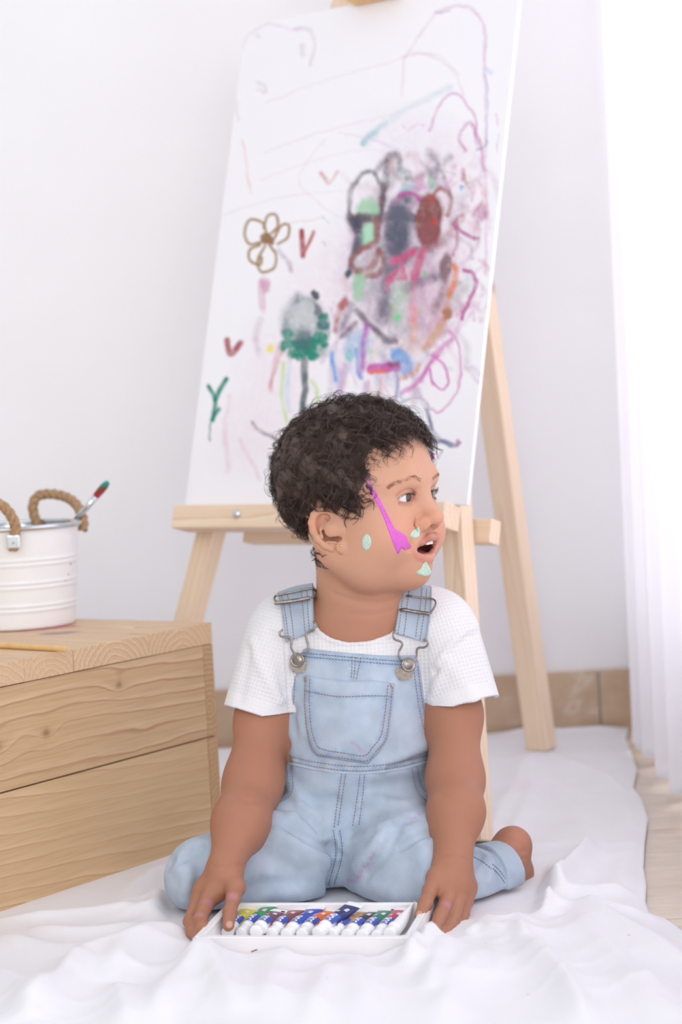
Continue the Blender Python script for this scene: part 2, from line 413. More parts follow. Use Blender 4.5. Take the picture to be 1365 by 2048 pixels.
tag(mesh_np('curtain', V, Fc, m_curt), 'sheer white pleated curtain hanging at the right with its hem above the tiles', 'curtain')
# ------------------------------------------------------------------ wood with real growth rings
def wood3d(name, axis, light, mid, dark, ring=0.012, wob=0.02, center=(0.0, -0.06), tilt=0.06, rough=0.5, knots=(), mott=0.35):
    t = NT(name); tc = t.n('ShaderNodeTexCoord'); oi = t.n('ShaderNodeObjectInfo')
    sep = t.n('ShaderNodeSeparateXYZ'); t.l(tc.outputs['Object'], sep.inputs[0])
    ax = [sep.outputs[i] for i in range(3)]
    la = ax[axis]; p, q = [ax[i] for i in range(3) if i != axis]
    rnd = oi.outputs['Random']
    comb = t.n('ShaderNodeCombineXYZ')
    t.l(t.math('MULTIPLY_ADD', la, 0.22), comb.inputs[0]); comb_in = comb
    m = t.math('MULTIPLY', la, 0.22); t.l(t.math('ADD', m, t.math('MULTIPLY', rnd, 9.0)), comb.inputs[0]); t.l(p, comb.inputs[1]); t.l(q, comb.inputs[2])
    nz = t.n('ShaderNodeTexNoise', i_Scale=13.0, i_Detail=3.0, i_Roughness=0.5); t.l(comb.outputs[0], nz.inputs[0])
    nz2 = t.n('ShaderNodeTexNoise', i_Scale=60.0, i_Detail=2.0); t.l(comb.outputs[0], nz2.inputs[0])
    dsp = t.math('MULTIPLY', t.math('SUBTRACT', nz.outputs[0], 0.5), wob * 2)
    pp = t.math('ADD', t.math('SUBTRACT', p, center[0]), t.math('MULTIPLY', t.math('SUBTRACT', rnd, 0.5), 0.03))
    qq = t.math('SUBTRACT', q, center[1])
    r = t.math('SQRT', t.math('ADD', t.math('MULTIPLY', pp, pp), t.math('MULTIPLY', qq, qq)))
    r = t.math('ADD', t.math('ADD', r, dsp), t.math('MULTIPLY', la, tilt))
    r = t.math('ADD', r, t.math('MULTIPLY', nz2.outputs[0], ring * 0.3))
    kn = None
    for (k, (ka, kb, kc, kr)) in enumerate(knots):     # along, p, q, radius : rings bend round a knot
        dv = t.n('ShaderNodeVectorMath', operation='SUBTRACT'); dv.inputs[1].default_value = (ka, kb, kc)
        c2 = t.n('ShaderNodeCombineXYZ'); t.l(la, c2.inputs[0]); t.l(p, c2.inputs[1]); t.l(q, c2.inputs[2]); t.l(c2.outputs[0], dv.inputs[0])
        ml = t.n('ShaderNodeVectorMath', operation='MULTIPLY'); ml.inputs[1].default_value = (0.75, 0.0, 1.0); t.l(dv.outputs[0], ml.inputs[0])
        ln = t.n('ShaderNodeVectorMath', operation='LENGTH'); t.l(ml.outputs[0], ln.inputs[0])
        g = t.math('POWER', 2.718, t.math('MULTIPLY', t.math('POWER', t.math('DIVIDE', ln.outputs['Value'], kr * 2.0), 2.0), -1.0))
        r = t.math('ADD', r, t.math('MULTIPLY', g, kr * 1.6))
        g2 = t.math('POWER', 2.718, t.math('MULTIPLY', t.math('POWER', t.math('DIVIDE', ln.outputs['Value'], kr * 0.55), 2.0), -1.0))
        kn = g2 if kn is None else t.math('ADD', kn, g2)
    s = t.math('DIVIDE', r, ring)
    fr = t.math('FRACT', s)
    c = t.ramp(fr, [(0.0, light), (0.45, mid), (0.82, mid), (0.95, dark), (1.0, light)])
    mt = t.n('ShaderNodeTexNoise', i_Scale=10.0, i_Detail=2.0); t.l(comb.outputs[0], mt.inputs[0])
    c = t.mix(t.ramp(mt.outputs[0], [(0.36, (0, 0, 0, 1)), (0.66, (mott * 2, mott * 2, mott * 2, 1))]), c, mid)
    c3 = t.n('ShaderNodeCombineXYZ'); t.l(t.math('MULTIPLY', la, 0.03), c3.inputs[0]); t.l(p, c3.inputs[1]); t.l(q, c3.inputs[2])
    fine = t.n('ShaderNodeTexNoise', i_Scale=420.0, i_Detail=3.0); t.l(c3.outputs[0], fine.inputs[0])
    c = t.mix(t.ramp(fine.outputs[0], [(0.36, (0.25, 0.25, 0.25, 1)), (0.56, (0, 0, 0, 1))]), c, dark)
    if kn is not None: c = t.mix(t.math('MULTIPLY', kn, 0.7), c, rgb(128, 92, 70))
    t.set(Base_Color=c, Roughness=rough, Specular_IOR_Level=0.3); t.bump(fine.outputs[0], 0.12, 0.0008)
    return t

# ------------------------------------------------------------------ crate
A = np.array([-0.159, 2.341, 0.0]); ca = math.radians(34.9)
crate = empty('wooden_crate', (A[0], A[1], 0.004), (0, 0, math.pi / 2 - ca))      # local X runs along the visible face to its far end
bpy.context.view_layer.update()
tag(crate, 'large brown teak crate with visible end grain beside the child', 'crate')
cx = Vector((math.sin(ca), math.cos(ca), 0)); 
def face_x(x, y): return float((Vector(atZ(x, y, 0.26)) - Vector((A[0], A[1], 0.26))).dot(cx))
CL = 0.56; CD = 0.42; TH = 0.256; TT = 0.025
cut = [0.0, face_x(295, 1268.6), face_x(154, 1298), face_x(49, 1317), -0.40, -0.47, -CL]
TL, TM, TD = rgb(222, 192, 156), rgb(205, 172, 134), rgb(170, 130, 95)
m_up = wood3d('teak_plank_knotty', 0, TL, TM, rgb(168, 124, 90), 0.019, 0.022, (0.0, -0.11), 0.05, knots=[(0.0, 0, -0.004, 0.008), (-0.075, 0, -0.006, 0.011), (0.12, 0, 0.03, 0.007)]).m
m_lo = wood3d('teak_plank_plain', 0, rgb(224, 195, 157), rgb(208, 176, 137), rgb(182, 142, 104), 0.016, 0.012, (0.0, -0.17), 0.085).m
m_top = wood3d('teak_top_board', 1, rgb(234, 205, 173), rgb(219, 186, 150), rgb(180, 143, 108), 0.0075, 0.014, (0.012, -0.028), 0.02)
# paint rubbed into the top boards
t = m_top; tc = t.n('ShaderNodeTexCoord')
base = t.b.inputs['Base Color'].links[0].from_socket
geo = t.n('ShaderNodeNewGeometry'); nzt = t.n('ShaderNodeTexNoise', i_Scale=40.0, i_Detail=3.0); t.l(geo.outputs['Position'], nzt.inputs[0])
for (px, py, rx, ry, col, a) in ((75, 1257, 0.060, 0.030, rgb(196, 92, 106), 0.9), (120, 1266, 0.034, 0.014, rgb(112, 108, 140), 0.8), (30, 1290, 0.05, 0.02, rgb(206, 140, 140), 0.35)):
    P0 = atZ(px, py, 0.26)
    d = t.n('ShaderNodeVectorMath', operation='SUBTRACT'); d.inputs[1].default_value = tuple(P0); t.l(geo.outputs['Position'], d.inputs[0])
    ml = t.n('ShaderNodeVectorMath', operation='MULTIPLY'); ml.inputs[1].default_value = (1 / rx, 1 / ry, 40.0); t.l(d.outputs[0], ml.inputs[0])
    ln = t.n('ShaderNodeVectorMath', operation='LENGTH'); t.l(ml.outputs[0], ln.inputs[0])
    v = t.math('ADD', ln.outputs['Value'], t.math('MULTIPLY', t.math('SUBTRACT', nzt.outputs[0], 0.5), 1.6))
    base = t.mix(t.ramp(v, [(0.3, (a, a, a, 1)), (1.0, (0, 0, 0, 1))]), base, col)
t.l(base, t.b.inputs['Base Color']); m_top = t.m
m_side = wood3d('teak_side_board', 1, rgb(214, 180, 138), rgb(194, 157, 117), rgb(150, 114, 80), 0.006, 0.004, (0.0, -0.02), 0.02).m
for i in range(len(cut) - 1):
    w = cut[i] - cut[i + 1]
    o = obj('plank', box_bm(bmesh.new(), (w - 0.0006, CD, TT - (0.0006 if i % 2 else 0)), (0, 0, 0), bevel=0.0009), m_top, crate)
    o.location = ((cut[i] + cut[i + 1]) / 2, CD / 2 - (0.0008 if i in (1, 3) else 0), TH - TT / 2)
jz = 0.122; PT = 0.02; xe = -0.0185
for (z0, z1, mm, dy) in ((jz + 0.0008, TH - TT - 0.0005, m_up, 0), (0.0, jz - 0.0008, m_lo, 0.0006)):
    o = obj('plank', box_bm(bmesh.new(), (CL + xe, PT, z1 - z0), (0, 0, 0), bevel=0.0012), mm, crate)
    o.location = ((xe - CL) / 2, PT / 2 + dy, (z0 + z1) / 2)
    o = obj('plank', box_bm(bmesh.new(), (CL + xe, PT, z1 - z0), (0, 0, 0), bevel=0.0012), mm, crate)
    o.location = ((xe - CL) / 2, CD - PT / 2, (z0 + z1) / 2)
    o = obj('plank', box_bm(bmesh.new(), (-xe - 0.0006, CD, z1 - z0), (0, 0, 0), bevel=0.0012), m_side, crate)
    o.location = (xe / 2, CD / 2, (z0 + z1) / 2)

# ------------------------------------------------------------------ bucket
bc = atZ(45, 1251, 0.26); bc[2] = 0.2605
sc = bc[1] / FPX
m_enamel = plain('white_enamel', rgb(243, 243, 246), 0.32, noise=0.01)
m_zinc = plain('galvanised_metal', rgb(214, 218, 222), 0.22, metal=1.0, noise=0.08, scale=60)
bucket = empty('bucket', tuple(bc)); tag(bucket, 'white metal bucket with a silver rim and twisted rope handles on the crate', 'bucket')
hb = 205 * sc; rt, rb = 124 * sc, 106 * sc
prof = [(0.0, 0.002), (rb - 0.004, 0.002), (rb - 0.001, 0.0), (rb, 0.002)]
def rad(z): return rb + (rt - rb) * z / hb
ribs = [0.205, 0.425, 0.645]
zz = np.linspace(0.004, hb * 0.965, 90)
for z in zz:
    r = rad(z)
    for k in ribs:
        for off in (-0.022, 0.022): r += 0.0016 * math.exp(-(((z / hb) - k - off) / 0.012) ** 2)
        r -= 0.0006 * math.exp(-(((z / hb) - k) / 0.012) ** 2)
    prof.append((r, z))
V, Fc = lathe_np(prof, 96); mesh_np('body', V, Fc, m_enamel, bucket)
inn = [(0.0, 0.006), (rb - 0.002, 0.006)] + [(rad(z) - 0.0012, z) for z in np.linspace(0.01, hb * 0.975, 12)]
V, Fc = lathe_np(inn, 96); mesh_np('lining', V, [f[:, ::-1] for f in Fc], m_zinc, bucket)
rr = 0.0032; a = np.linspace(0, 2 * np.pi, 13)
rim = [(rad(hb * 0.975) + rr * 0.3 + rr * math.cos(x), hb * 0.975 + rr * math.sin(x)) for x in a]
V, Fc = lathe_np(rim, 96); mesh_np('rim', V, Fc, m_zinc, bucket)
m_rope = plain('jute_rope', rgb(176, 143, 112), 0.9, noise=0.22, scale=300, bump=0.6, spec=0.1)
def rope(pts, r, parent):
    P = spline(np.array(pts), 150); L = np.concatenate([[0], np.cumsum(np.linalg.norm(np.diff(P, axis=0), axis=1))])
    t = np.gradient(P, axis=0); t /= np.linalg.norm(t, axis=1, keepdims=True)
    N = np.zeros_like(P); v = np.cross(t[0], [0.3, 0.5, 0.8]); N[0] = v / np.linalg.norm(v)
    for i in range(1, len(P)):
        v = N[i - 1] - t[i] * (N[i - 1] @ t[i]); N[i] = v / np.linalg.norm(v)
    B = np.cross(t, N); paths, radii = [], []
    for k in range(3):
        an = 2 * np.pi * (L / 0.028 + k / 3)
        paths.append(P + 0.52 * r * (np.cos(an)[:, None] * N + np.sin(an)[:, None] * B)); radii.append(np.full(len(P), r * 0.56))
    V, Fc = tube_np(paths, radii, 8)
    return mesh_np('handle', V, Fc, m_rope, parent)
def loc(px, py, dy): return tuple(atY(px, py, bc[1] + dy) - bc)
RY = rt
rope([loc(76, 1052, 0.066), loc(70, 1035, 0.069), loc(66, 1012, 0.072), loc(76, 992, 0.076), loc(104, 988, 0.075), loc(132, 994, 0.070), loc(152, 1008, 0.06), loc(164, 1030, 0.045), loc(167, 1046, 0.036), loc(165, 1060, 0.034)], 0.0062, bucket)
rope([loc(27, 1100, -0.084), loc(29, 1075, -0.0835), loc(31, 1055, -0.084), loc(24, 1035, -0.086), loc(10, 1016, -0.087), loc(-8, 1006, -0.086), loc(-40, 1008, -0.078), loc(-70, 1030, -0.064), loc(-80, 1060, -0.052), loc(-80, 1085, -0.05)], 0.0062, bucket)
bm = bmesh.new(); lx = loc(27, 1084, -0.088)
box_bm(bm, (0.0155, 0.004, 0.016), lx, bevel=0.0015)
obj('lug', bm, m_zinc, bucket)
V, Fc = lathe_np([(rad(z) + 0.0006 + 0.0, z) for z in np.linspace(0.006, hb * 0.52, 20)], 96)
# seam down the side
sx = (8 - 45) * sc
zs = np.linspace(0.004, hb * 0.62, 30); th = -math.pi / 2 + math.asin(sx / rt)
V, Fc = tube_np([np.stack([(rad(zs) + 0.0003) * math.cos(th), (rad(zs) + 0.0003) * math.sin(th), zs], 1)], [0.0009], 6)
mesh_np('seam', V, Fc, m_enamel, bucket)
m_blot = plain('rubbed_paint', rgb(196, 150, 168), 0.6)
for (px, py, s) in ((153, 1130, 4), (150, 1150, 3), (118, 1168, 4), (146, 1162, 2.4)):
    th = -math.pi / 2 + math.asin(max(-1, min(1, (px - 45) * sc / rad(hb * 0.5)))); zc = (1251 - py) * sc
    bm = bmesh.new(); bmesh.ops.create_icosphere(bm, subdivisions=2, radius=1)
    bmesh.ops.transform(bm, matrix=Matrix.Translation((rad(zc) * math.cos(th) * 1.003, rad(zc) * math.sin(th) * 1.003, zc)) @ Matrix.Rotation(th, 4, 'Z') @ Matrix.Diagonal((0.0006, s * sc * 0.8, s * sc * 0.5, 1)), verts=bm.verts)
    obj('paint_mark', bm, m_blot, bucket, True)

# ------------------------------------------------------------------ brush in the bucket, wooden brush handle on the crate
m_handle = plain('pale_varnished_wood', rgb(226, 184, 124), 0.35, noise=0.07, scale=90)
b_tip, b_lo = atY(216, 964, bc[1] + 0.02), None
b0 = np.array(atY(152, 1040, bc[1] + 0.035)); dirb = b_tip - b0; dirb /= np.linalg.norm(dirb)
root = b0 - dirb * 0.10
brush = empty('paintbrush', tuple(root)); tag(brush, 'paintbrush with a red and green tip standing in the white bucket', 'paintbrush')
Lb = np.linalg.norm(b_tip - root)
def lathe_along(name, prof, mat, parent, d, flat=1.0):
    V, Fc = lathe_np(prof, 24); V = V.copy(); V[:, 0] *= flat
    q = Vector((0, 0, 1)).rotation_difference(Vector(d)).to_matrix(); V = V @ np.array(q).T
    return mesh_np(name, V, Fc, mat, parent)
lf = Lb - 0.062; lt = Lb - 0.024
lathe_along('handle', [(0, 0), (0.0024, 0.0), (0.0036, 0.04), (0.0042, lf - 0.01), (0.0034, lf), (0, lf)], m_handle, brush, dirb)
lathe_along('ferrule', [(0, lf - 0.002), (0.0036, lf - 0.002), (0.0038, lf + 0.012), (0.0035, lf + 0.014), (0.0038, lf + 0.016), (0.0043, lt), (0, lt)], m_zinc, brush, dirb)
t = NT('painted_bristles'); sp = t.n('ShaderNodeSeparateXYZ'); t.l(t.coords(), sp.inputs[0])
nz = t.n('ShaderNodeTexNoise', i_Scale=300.0); t.l(t.coords(), nz.inputs[0])
zv = t.math('ADD', sp.outputs[2], t.math('MULTIPLY', nz.outputs[0], 0.004)); z0 = dirb[2] * lt
t.set(Base_Color=t.ramp(t.math('DIVIDE', t.math('SUBTRACT', zv, z0), dirb[2] * 0.027), [(0.1, rgb(205, 60, 90)), (0.35, rgb(150, 42, 40)), (0.6, rgb(110, 70, 50)), (0.8, rgb(40, 120, 105)), (1.0, rgb(30, 150, 130))]), Roughness=0.5)
lathe_along('bristles', [(0, lt - 0.001), (0.0042, lt - 0.001), (0.0047, lt + 0.008), (0.0045, lt + 0.018), (0.0028, lt + 0.024), (0, lt + 0.025)], t.m, brush, dirb)
s0, s1 = np.array(atZ(-60, 1287, 0.2635)), np.array(atZ(132, 1298, 0.2635))
d = (s1 - s0); Ls = np.linalg.norm(d); d /= Ls
stick = empty('brush_handle', tuple(s0)); tag(stick, 'bare round wooden handle lying near the front edge of the crate top', 'paintbrush')
lathe_along('handle', [(0, 0), (0.0030, 0.0), (0.0033, 0.05), (0.0031, Ls - 0.004), (0.0028, Ls - 0.0006), (0.0022, Ls), (0, Ls)], m_handle, stick, d)

# ------------------------------------------------------------------ easel
EY, EL = math.radians(37.8), math.radians(15.4)
er = np.array([math.cos(EY), -math.sin(EY), 0]); en0 = np.array([-math.sin(EY), -math.cos(EY), 0])
eup = -en0 * math.sin(EL) + np.array([0, 0, 1]) * math.cos(EL); en = np.cross(er, eup)
EC = np.array([0.026, 2.517, 0.702]); CW, CH = 0.44, 0.66
def onplane(px, py, off):
    dd = ray(px, py); k = ((EC + en * off - Cv) @ en) / (dd @ en); return Cv + dd * k
m_pine = wood3d('pine_wood', 2, rgb(248, 229, 208), rgb(243, 218, 192), rgb(226, 192, 158), 0.008, 0.006, (0.0, -0.03), 0.01, rough=0.5, knots=[(0.02, 0.0, 0.01, 0.012)]).m
def beam(name, a, b, w, th, wdir, parent, mat):
    """bar from a to b; w across along wdir, th the other way"""
    a = np.array(a); b = np.array(b); z = (b - a); L = np.linalg.norm(z); z /= L
    x = np.array(wdir) - z * (np.array(wdir) @ z); x /= np.linalg.norm(x); y = np.cross(z, x)
    o = obj(name, box_bm(bmesh.new(), (w, th, L), (0, 0, 0), bevel=0.0018), mat, None)
    m = Matrix.Identity(4)
    for i in range(3):
        m[i][0] = x[i]; m[i][1] = y[i]; m[i][2] = z[i]; m[i][3] = (a[i] + b[i]) / 2
    o.parent = parent; o.matrix_world = m
    return o
def to_floor(a, b, z=0.006): a = np.array(a); b = np.array(b); k = (z - a[2]) / (b[2] - a[2]); return a + (b - a) * k
LO = -0.034
la, lb2 = onplane(424, 1060, LO), onplane(378, 1240, LO)
ra, rb2 = onplane(916, 1060, LO), onplane(953, 1650, LO)
lfoot, rfoot = to_floor(la, lb2), to_floor(ra, rb2)
apex = np.array(EC + eup * 0.60 + er * (-0.02) + en * LO)
def toward(a, f, tgt): return a
Lt = lfoot + (la - lfoot) * ((apex[2] - lfoot[2]) / (la[2] - lfoot[2])); Rt = rfoot + (ra - rfoot) * ((apex[2] - rfoot[2]) / (ra[2] - rfoot[2]))
easel = empty('easel', (float((lfoot[0] + rfoot[0]) / 2), float((lfoot[1] + rfoot[1]) / 2), 0.0)); bpy.context.view_layer.update()
tag(easel, 'pale pine tripod easel standing behind the child', 'easel')
beam('leg', lfoot, Lt, 0.029, 0.026, er, easel, m_pine)
beam('leg', rfoot, Rt, 0.029, 0.026, er, easel, m_pine)
rear_foot = np.array([0.266, 2.807, 0.006]); rear_top = (Lt + Rt) / 2 - en * 0.03
rear_mid = onplane(985, 960, 0)
beam('leg', rear_foot, rear_top, 0.036, 0.026, er, easel, m_pine)
cb = EC - eup * (CH / 2)
lz = 0.030
beam('ledge', cb - er * 0.219 - eup * (lz / 2 + 0.0005) + en * 0.006, cb + er * 0.205 - eup * (lz / 2 + 0.0005) + en * 0.006, lz, 0.034, eup, easel, m_pine)
m_pine_end = plain('pine_end_grain', rgb(222, 184, 140), 0.6, noise=0.12, scale=120)
beam('back_rail', cb - er * 0.16 - eup * (lz / 2 + 0.006) - en * 0.062, cb + er * 0.222 - eup * (lz / 2 + 0.006) - en * 0.062, 0.029, 0.022, eup, easel, m_pine)
ct = EC + eup * (CH / 2)
beam('top_clamp', ct - er * 0.032 + eup * 0.008 + en * 0.0165, ct + er * 0.045 + eup * 0.008 + en * 0.0165, 0.026, 0.03, eup, easel, m_handle)
beam('mast', EC - eup * 0.33 - en * 0.034, ct + eup * 0.2 - en * 0.034, 0.028, 0.02, er, easel, m_pine)
bolt = onplane(474, 1028, 0.006 + 0.0175)
o = lathe_along('bolt', [(0.0062, -0.001), (0.0062, 0.001), (0.005, 0.0028), (0.0026, 0.0040), (0, 0.0043)], m_zinc, None, en); o.location = tuple(bolt); put(o, easel)

# ------------------------------------------------------------------ painting on the easel
nu, nv = 290, 436
uu = np.linspace(-CW / 2, CW / 2, nu); vv = np.linspace(-CH / 2, CH / 2, nv)
PG = EC[None, None] + uu[:, None, None] * er + vv[None, :, None] * eup + en * 0.0
V, Fc = thick_grid(PG, np.broadcast_to(en, PG.shape), 0.006)
PX = proj(PG.reshape(-1, 3)); X, Y = PX[:, 0], PX[:, 1]
lin = lambda c: np.array(rgb(*c)[:3])
paint = np.tile(lin((246, 244, 250)), (nu * nv, 1))
n1 = fbm(X / 9, Y / 14, 40, 4); n2 = fbm(X / 30, Y / 30, 50, 4); n3 = fbm(X / 5, Y / 5, 60, 3)
def stroke(col, a, w, pts, soft=0.5, dry=0.5, n=40, wob=3):
    w = w * 1.5; a = min(1, a * 1.1); dry *= 0.8
    P = spline(np.array(pts, float), n) if len(pts) > 1 else np.array([pts[0], (pts[0][0] + .1, pts[0][1])])
    x0, x1 = P[:, 0].min() - w * 2 - 8, P[:, 0].max() + w * 2 + 8; y0, y1 = P[:, 1].min() - w * 2 - 8, P[:, 1].max() + w * 2 + 8
    k = np.where((X > x0) & (X < x1) & (Y > y0) & (Y < y1))[0]
    if not len(k): return
    d, tt = seg_dist(X[k] + wob * (n2[k] - .47) * 4, Y[k] + wob * (n2[k][::-1] - .47) * 0 + wob * (n1[k] - .47) * 2, P)
    m = np.clip((w - d) / (w * soft + 0.5), 0, 1)
    m = m * m * (3 - 2 * m) * (1 - min(1, dry * 1.3) * (1 - np.clip(0.25 + 1.1 * vnoise(tt * (3 + len(pts)), np.full(tt.shape, P[0, 0] * .37 + P[0, 1] * .11), 90), 0, 1))) * np.clip(1 - dry * 2.2 * (n1[k] * 0.6 + n3[k] * 0.4 - 0.33), 0, 1) * a
    paint[k] = paint[k] * (1 - m[:, None]) + lin(col) * m[:, None]
def blob(col, a, cx_, cy_, rx, ry, rot=0, dry=0.6, soft=0.6):
    c, s_ = math.cos(rot), math.sin(rot); dx, dy = X - cx_ + 14 * (n2 - .47), Y - cy_ + 16 * (n1 - .47)
    d = np.hypot((dx * c + dy * s_) / rx, (-dx * s_ + dy * c) / ry)
    m = np.clip((1.12 - d) / (soft * .8), 0, 1) * np.clip(1 - dry * .75 * 2.4 * (n1 * .5 + n3 * .5 - .36), 0, 1) * a
    paint[:] = paint * (1 - m[:, None]) + lin(col) * m[:, None]
LIL, PNK, MAG, GRY, PUR = (206, 178, 206), (232, 196, 214), (196, 92, 168), (96, 96, 112), (150, 96, 140)
BRN, RED, GRN, TEA, ORA, BLU, MNT = (142, 92, 86), (176, 88, 96), (150, 205, 165), (30, 138, 120), (226, 134, 84), (92, 160, 224), (176, 222, 192)
# faint smears over the sheet
for (c, a, cx_, cy_, rx, ry) in ((PNK, .26, 560, 760, 110, 190), (PNK, .22, 640, 560, 100, 120), (LIL, .42, 800, 520, 150, 230), (PNK, .30, 900, 420, 80, 170), (LIL, .18, 830, 280, 130, 80), (PNK, .26, 790, 700, 140, 120), (PNK, .16, 480, 880, 80, 90)):
    blob(c, a, cx_, cy_, rx, ry, 0.2, 1.0, 1.0)
for q in range(26):
    r_ = random.Random(q); x0, y0 = r_.uniform(600, 960), r_.uniform(300, 760); L_ = r_.uniform(50, 150); an = r_.uniform(0.9, 2.2)
    stroke(r_.choice([PNK, LIL, (222, 160, 196), (210, 190, 214), (190, 170, 190), (226, 176, 176)]), r_.uniform(.3, .6), r_.uniform(3, 9), [(x0, y0), (x0 + L_ * .5 * math.cos(an) + 14, y0 + L_ * .5 * math.sin(an)), (x0 + L_ * math.cos(an), y0 + L_ * math.sin(an))], 1.0, .8)
# long light marker lines
for (c, a, w, p) in (
    (LIL, .5, 4, [(478, 240), (470, 180), (490, 80), (540, 48), (585, 60), (605, 55)]), (LIL, .6, 5, [(590, 58), (618, 60), (628, 90), (622, 130)]), (LIL, .5, 7, [(605, 90), (606, 110)]),
    (PUR, .35, 5, [(515, 165), (530, 172), (532, 185), (518, 180)]), (PUR, .3, 5, [(510, 70), (517, 75)]),
    ((240, 170, 150), .7, 3, [(484, 280), (492, 320), (500, 385)]), (PNK, .5, 2.5, [(445, 430), (560, 395), (700, 380)]),
    (LIL, .35, 3, [(535, 205), (640, 165), (760, 130), (830, 110), (880, 112), (920, 150)]), (LIL, .3, 3, [(530, 305), (640, 265), (780, 230), (860, 200)]), (PNK, .35, 3, [(520, 360), (600, 330), (720, 300), (800, 310)]),
    ((216, 176, 206), .8, 5, [(872, 25), (910, 12), (945, 18), (965, 45), (970, 120), (972, 300), (972, 550)]), ((150, 130, 190), .7, 3, [(870, 26), (900, 22)]), ((220, 186, 210), .6, 4, [(868, 30), (840, 70), (818, 105), (808, 130), (806, 190)]), ((226, 190, 210), .6, 4, [(806, 115), (840, 106), (880, 120), (912, 150), (930, 190)]),
    ((140, 170, 215), .6, 3, [(974, 150), (975, 220), (972, 280)]), ((170, 200, 225), .7, 7, [(975, 140), (985, 145)]),
    ((200, 120, 180), .8, 4, [(860, 260), (880, 210), (905, 186), (930, 200), (950, 240), (955, 290)]), ((190, 80, 160), .8, 5, [(930, 300), (922, 275), (936, 245), (958, 275), (970, 340)]), ((90, 100, 150), .8, 4, [(955, 300), (970, 292), (974, 283)]),
    ((190, 215, 225), .6, 10, [(735, 285), (780, 240), (850, 200), (900, 175)]), ((90, 165, 185), .75, 8, [(726, 285), (745, 265)]), ((140, 195, 205), .6, 6, [(725, 288), (770, 245)]),
    (PUR, .4, 3, [(805, 250), (812, 256)]), ((214, 130, 180), .5, 3, [(818, 262), (835, 250), (850, 250)]), ((190, 120, 170), .5, 3, [(994, 228), (996, 250)]), (PUR, .5, 1.8, [(997, 268), (995, 305)]),
    ((205, 130, 100), .7, 4, [(640, 345), (655, 368), (676, 342)]), ((196, 112, 88), .55, 6, [(640, 346), (652, 362)]), (PNK, .5, 3, [(650, 280), (610, 330), (600, 365), (640, 410), (690, 440)]), (LIL, .4, 3, [(680, 265), (750, 280), (800, 300)]),
    ((214, 160, 150), .6, 2, [(575, 445), (610, 442), (648, 436)]), ((120, 190, 120), .7, 2.2, [(646, 434), (656, 448)]), ((110, 190, 120), .7, 3, [(648, 484), (652, 492)]),
): stroke(c, a * .7, w * .85, p, 0.9, 0.6)
# brown flower, ticks and leaves
FL = (168, 134, 96)
for p in ([(529, 482), (500, 488), (490, 466), (500, 440), (526, 446), (534, 470)], [(528, 456), (536, 432), (552, 430), (556, 452), (544, 466)], [(548, 478), (562, 452), (577, 450), (576, 474), (556, 488)], [(520, 490), (500, 500), (500, 520), (520, 530), (524, 515)], [(530, 492), (516, 522), (524, 544), (548, 536), (552, 510), (540, 492)]): stroke(FL, .95, 2.8, p, .5, .2, wob=.6)
blob((152, 112, 80), 1, 533, 479, 14, 12, 0, .1, .35)
stroke((170, 76, 78), .95, 5, [(604, 462), (606, 512)], .5, .3, wob=1); stroke((186, 100, 96), .9, 3.5, [(607, 510), (628, 464)], .6, .4, wob=1)
stroke((170, 80, 88), .95, 5.5, [(455, 680), (462, 708), (482, 686)], .5, .4, wob=1)
stroke(TEA, 1, 4, [(418, 772), (430, 800), (426, 840)], .5, .2, wob=1); stroke(TEA, 1, 4.5, [(430, 800), (452, 758)], .5, .2, wob=1); stroke(TEA, 1, 3.5, [(424, 840), (438, 818)], .5, .3, wob=1); stroke((80, 120, 130), .7, 2, [(422, 846), (418, 880)], .6, .3)
blob((196, 92, 150), .6, 530, 570, 12, 15); blob((240, 226, 120), .9, 543, 698, 9, 8); blob((205, 110, 160), .4, 524, 590, 8, 40)
stroke((120, 70, 110), .6, 4, [(505, 845), (520, 862), (560, 880)], .8, .5); stroke(PNK, .6, 6, [(460, 790), (450, 860), (456, 940)], 1, .7); stroke(PNK, .6, 5, [(480, 880), (500, 920), (520, 960)], 1, .7); stroke((222, 170, 186), .7, 5, [(560, 690), (548, 740), (540, 780)], 1, .6)
stroke((205, 150, 140), .7, 4, [(565, 700), (552, 740), (538, 772)], .9, .5); stroke((150, 120, 150), .5, 6, [(555, 500), (575, 520), (582, 540)], .9, .6); stroke((196, 170, 196), .5, 8, [(520, 640), (512, 680), (520, 710)], .9, .7)
# green tree
blob((150, 172, 172), .75, 606, 640, 46, 52, 0, 1.0, .6); blob((206, 204, 212), .7, 604, 630, 26, 28, 0, .5, .8)
blob((40, 130, 118), .8, 612, 696, 44, 26, 0, .7, .5); blob((60, 126, 122), .6, 646, 660, 14, 34, 0, .6, .5)
for (x, y, r_) in ((576, 668, 14), (574, 690, 13), (585, 712, 11), (606, 700, 18), (620, 690, 18), (640, 676, 13), (646, 650, 11), (645, 632, 9), (628, 712, 10), (596, 690, 14), (650, 690, 7), (600, 716, 9)):
    blob(TEA if (x + y) % 3 else (70, 120, 124), .95, x, y, r_, r_ * .95, 0, .55, .45)
blob((84, 104, 116), .7, 608, 678, 22, 26, 0, .6, .6); blob((78, 88, 100), .75, 634, 618, 8, 20, -.4, .5); blob((70, 66, 88), .95, 629, 588, 8, 9, 0, .2, .4); stroke((110, 130, 140), .6, 8, [(596, 590), (582, 620), (570, 660)], .9, .9); stroke((120, 136, 146), .6, 7, [(622, 600), (604, 596), (590, 606)], .9, .9)
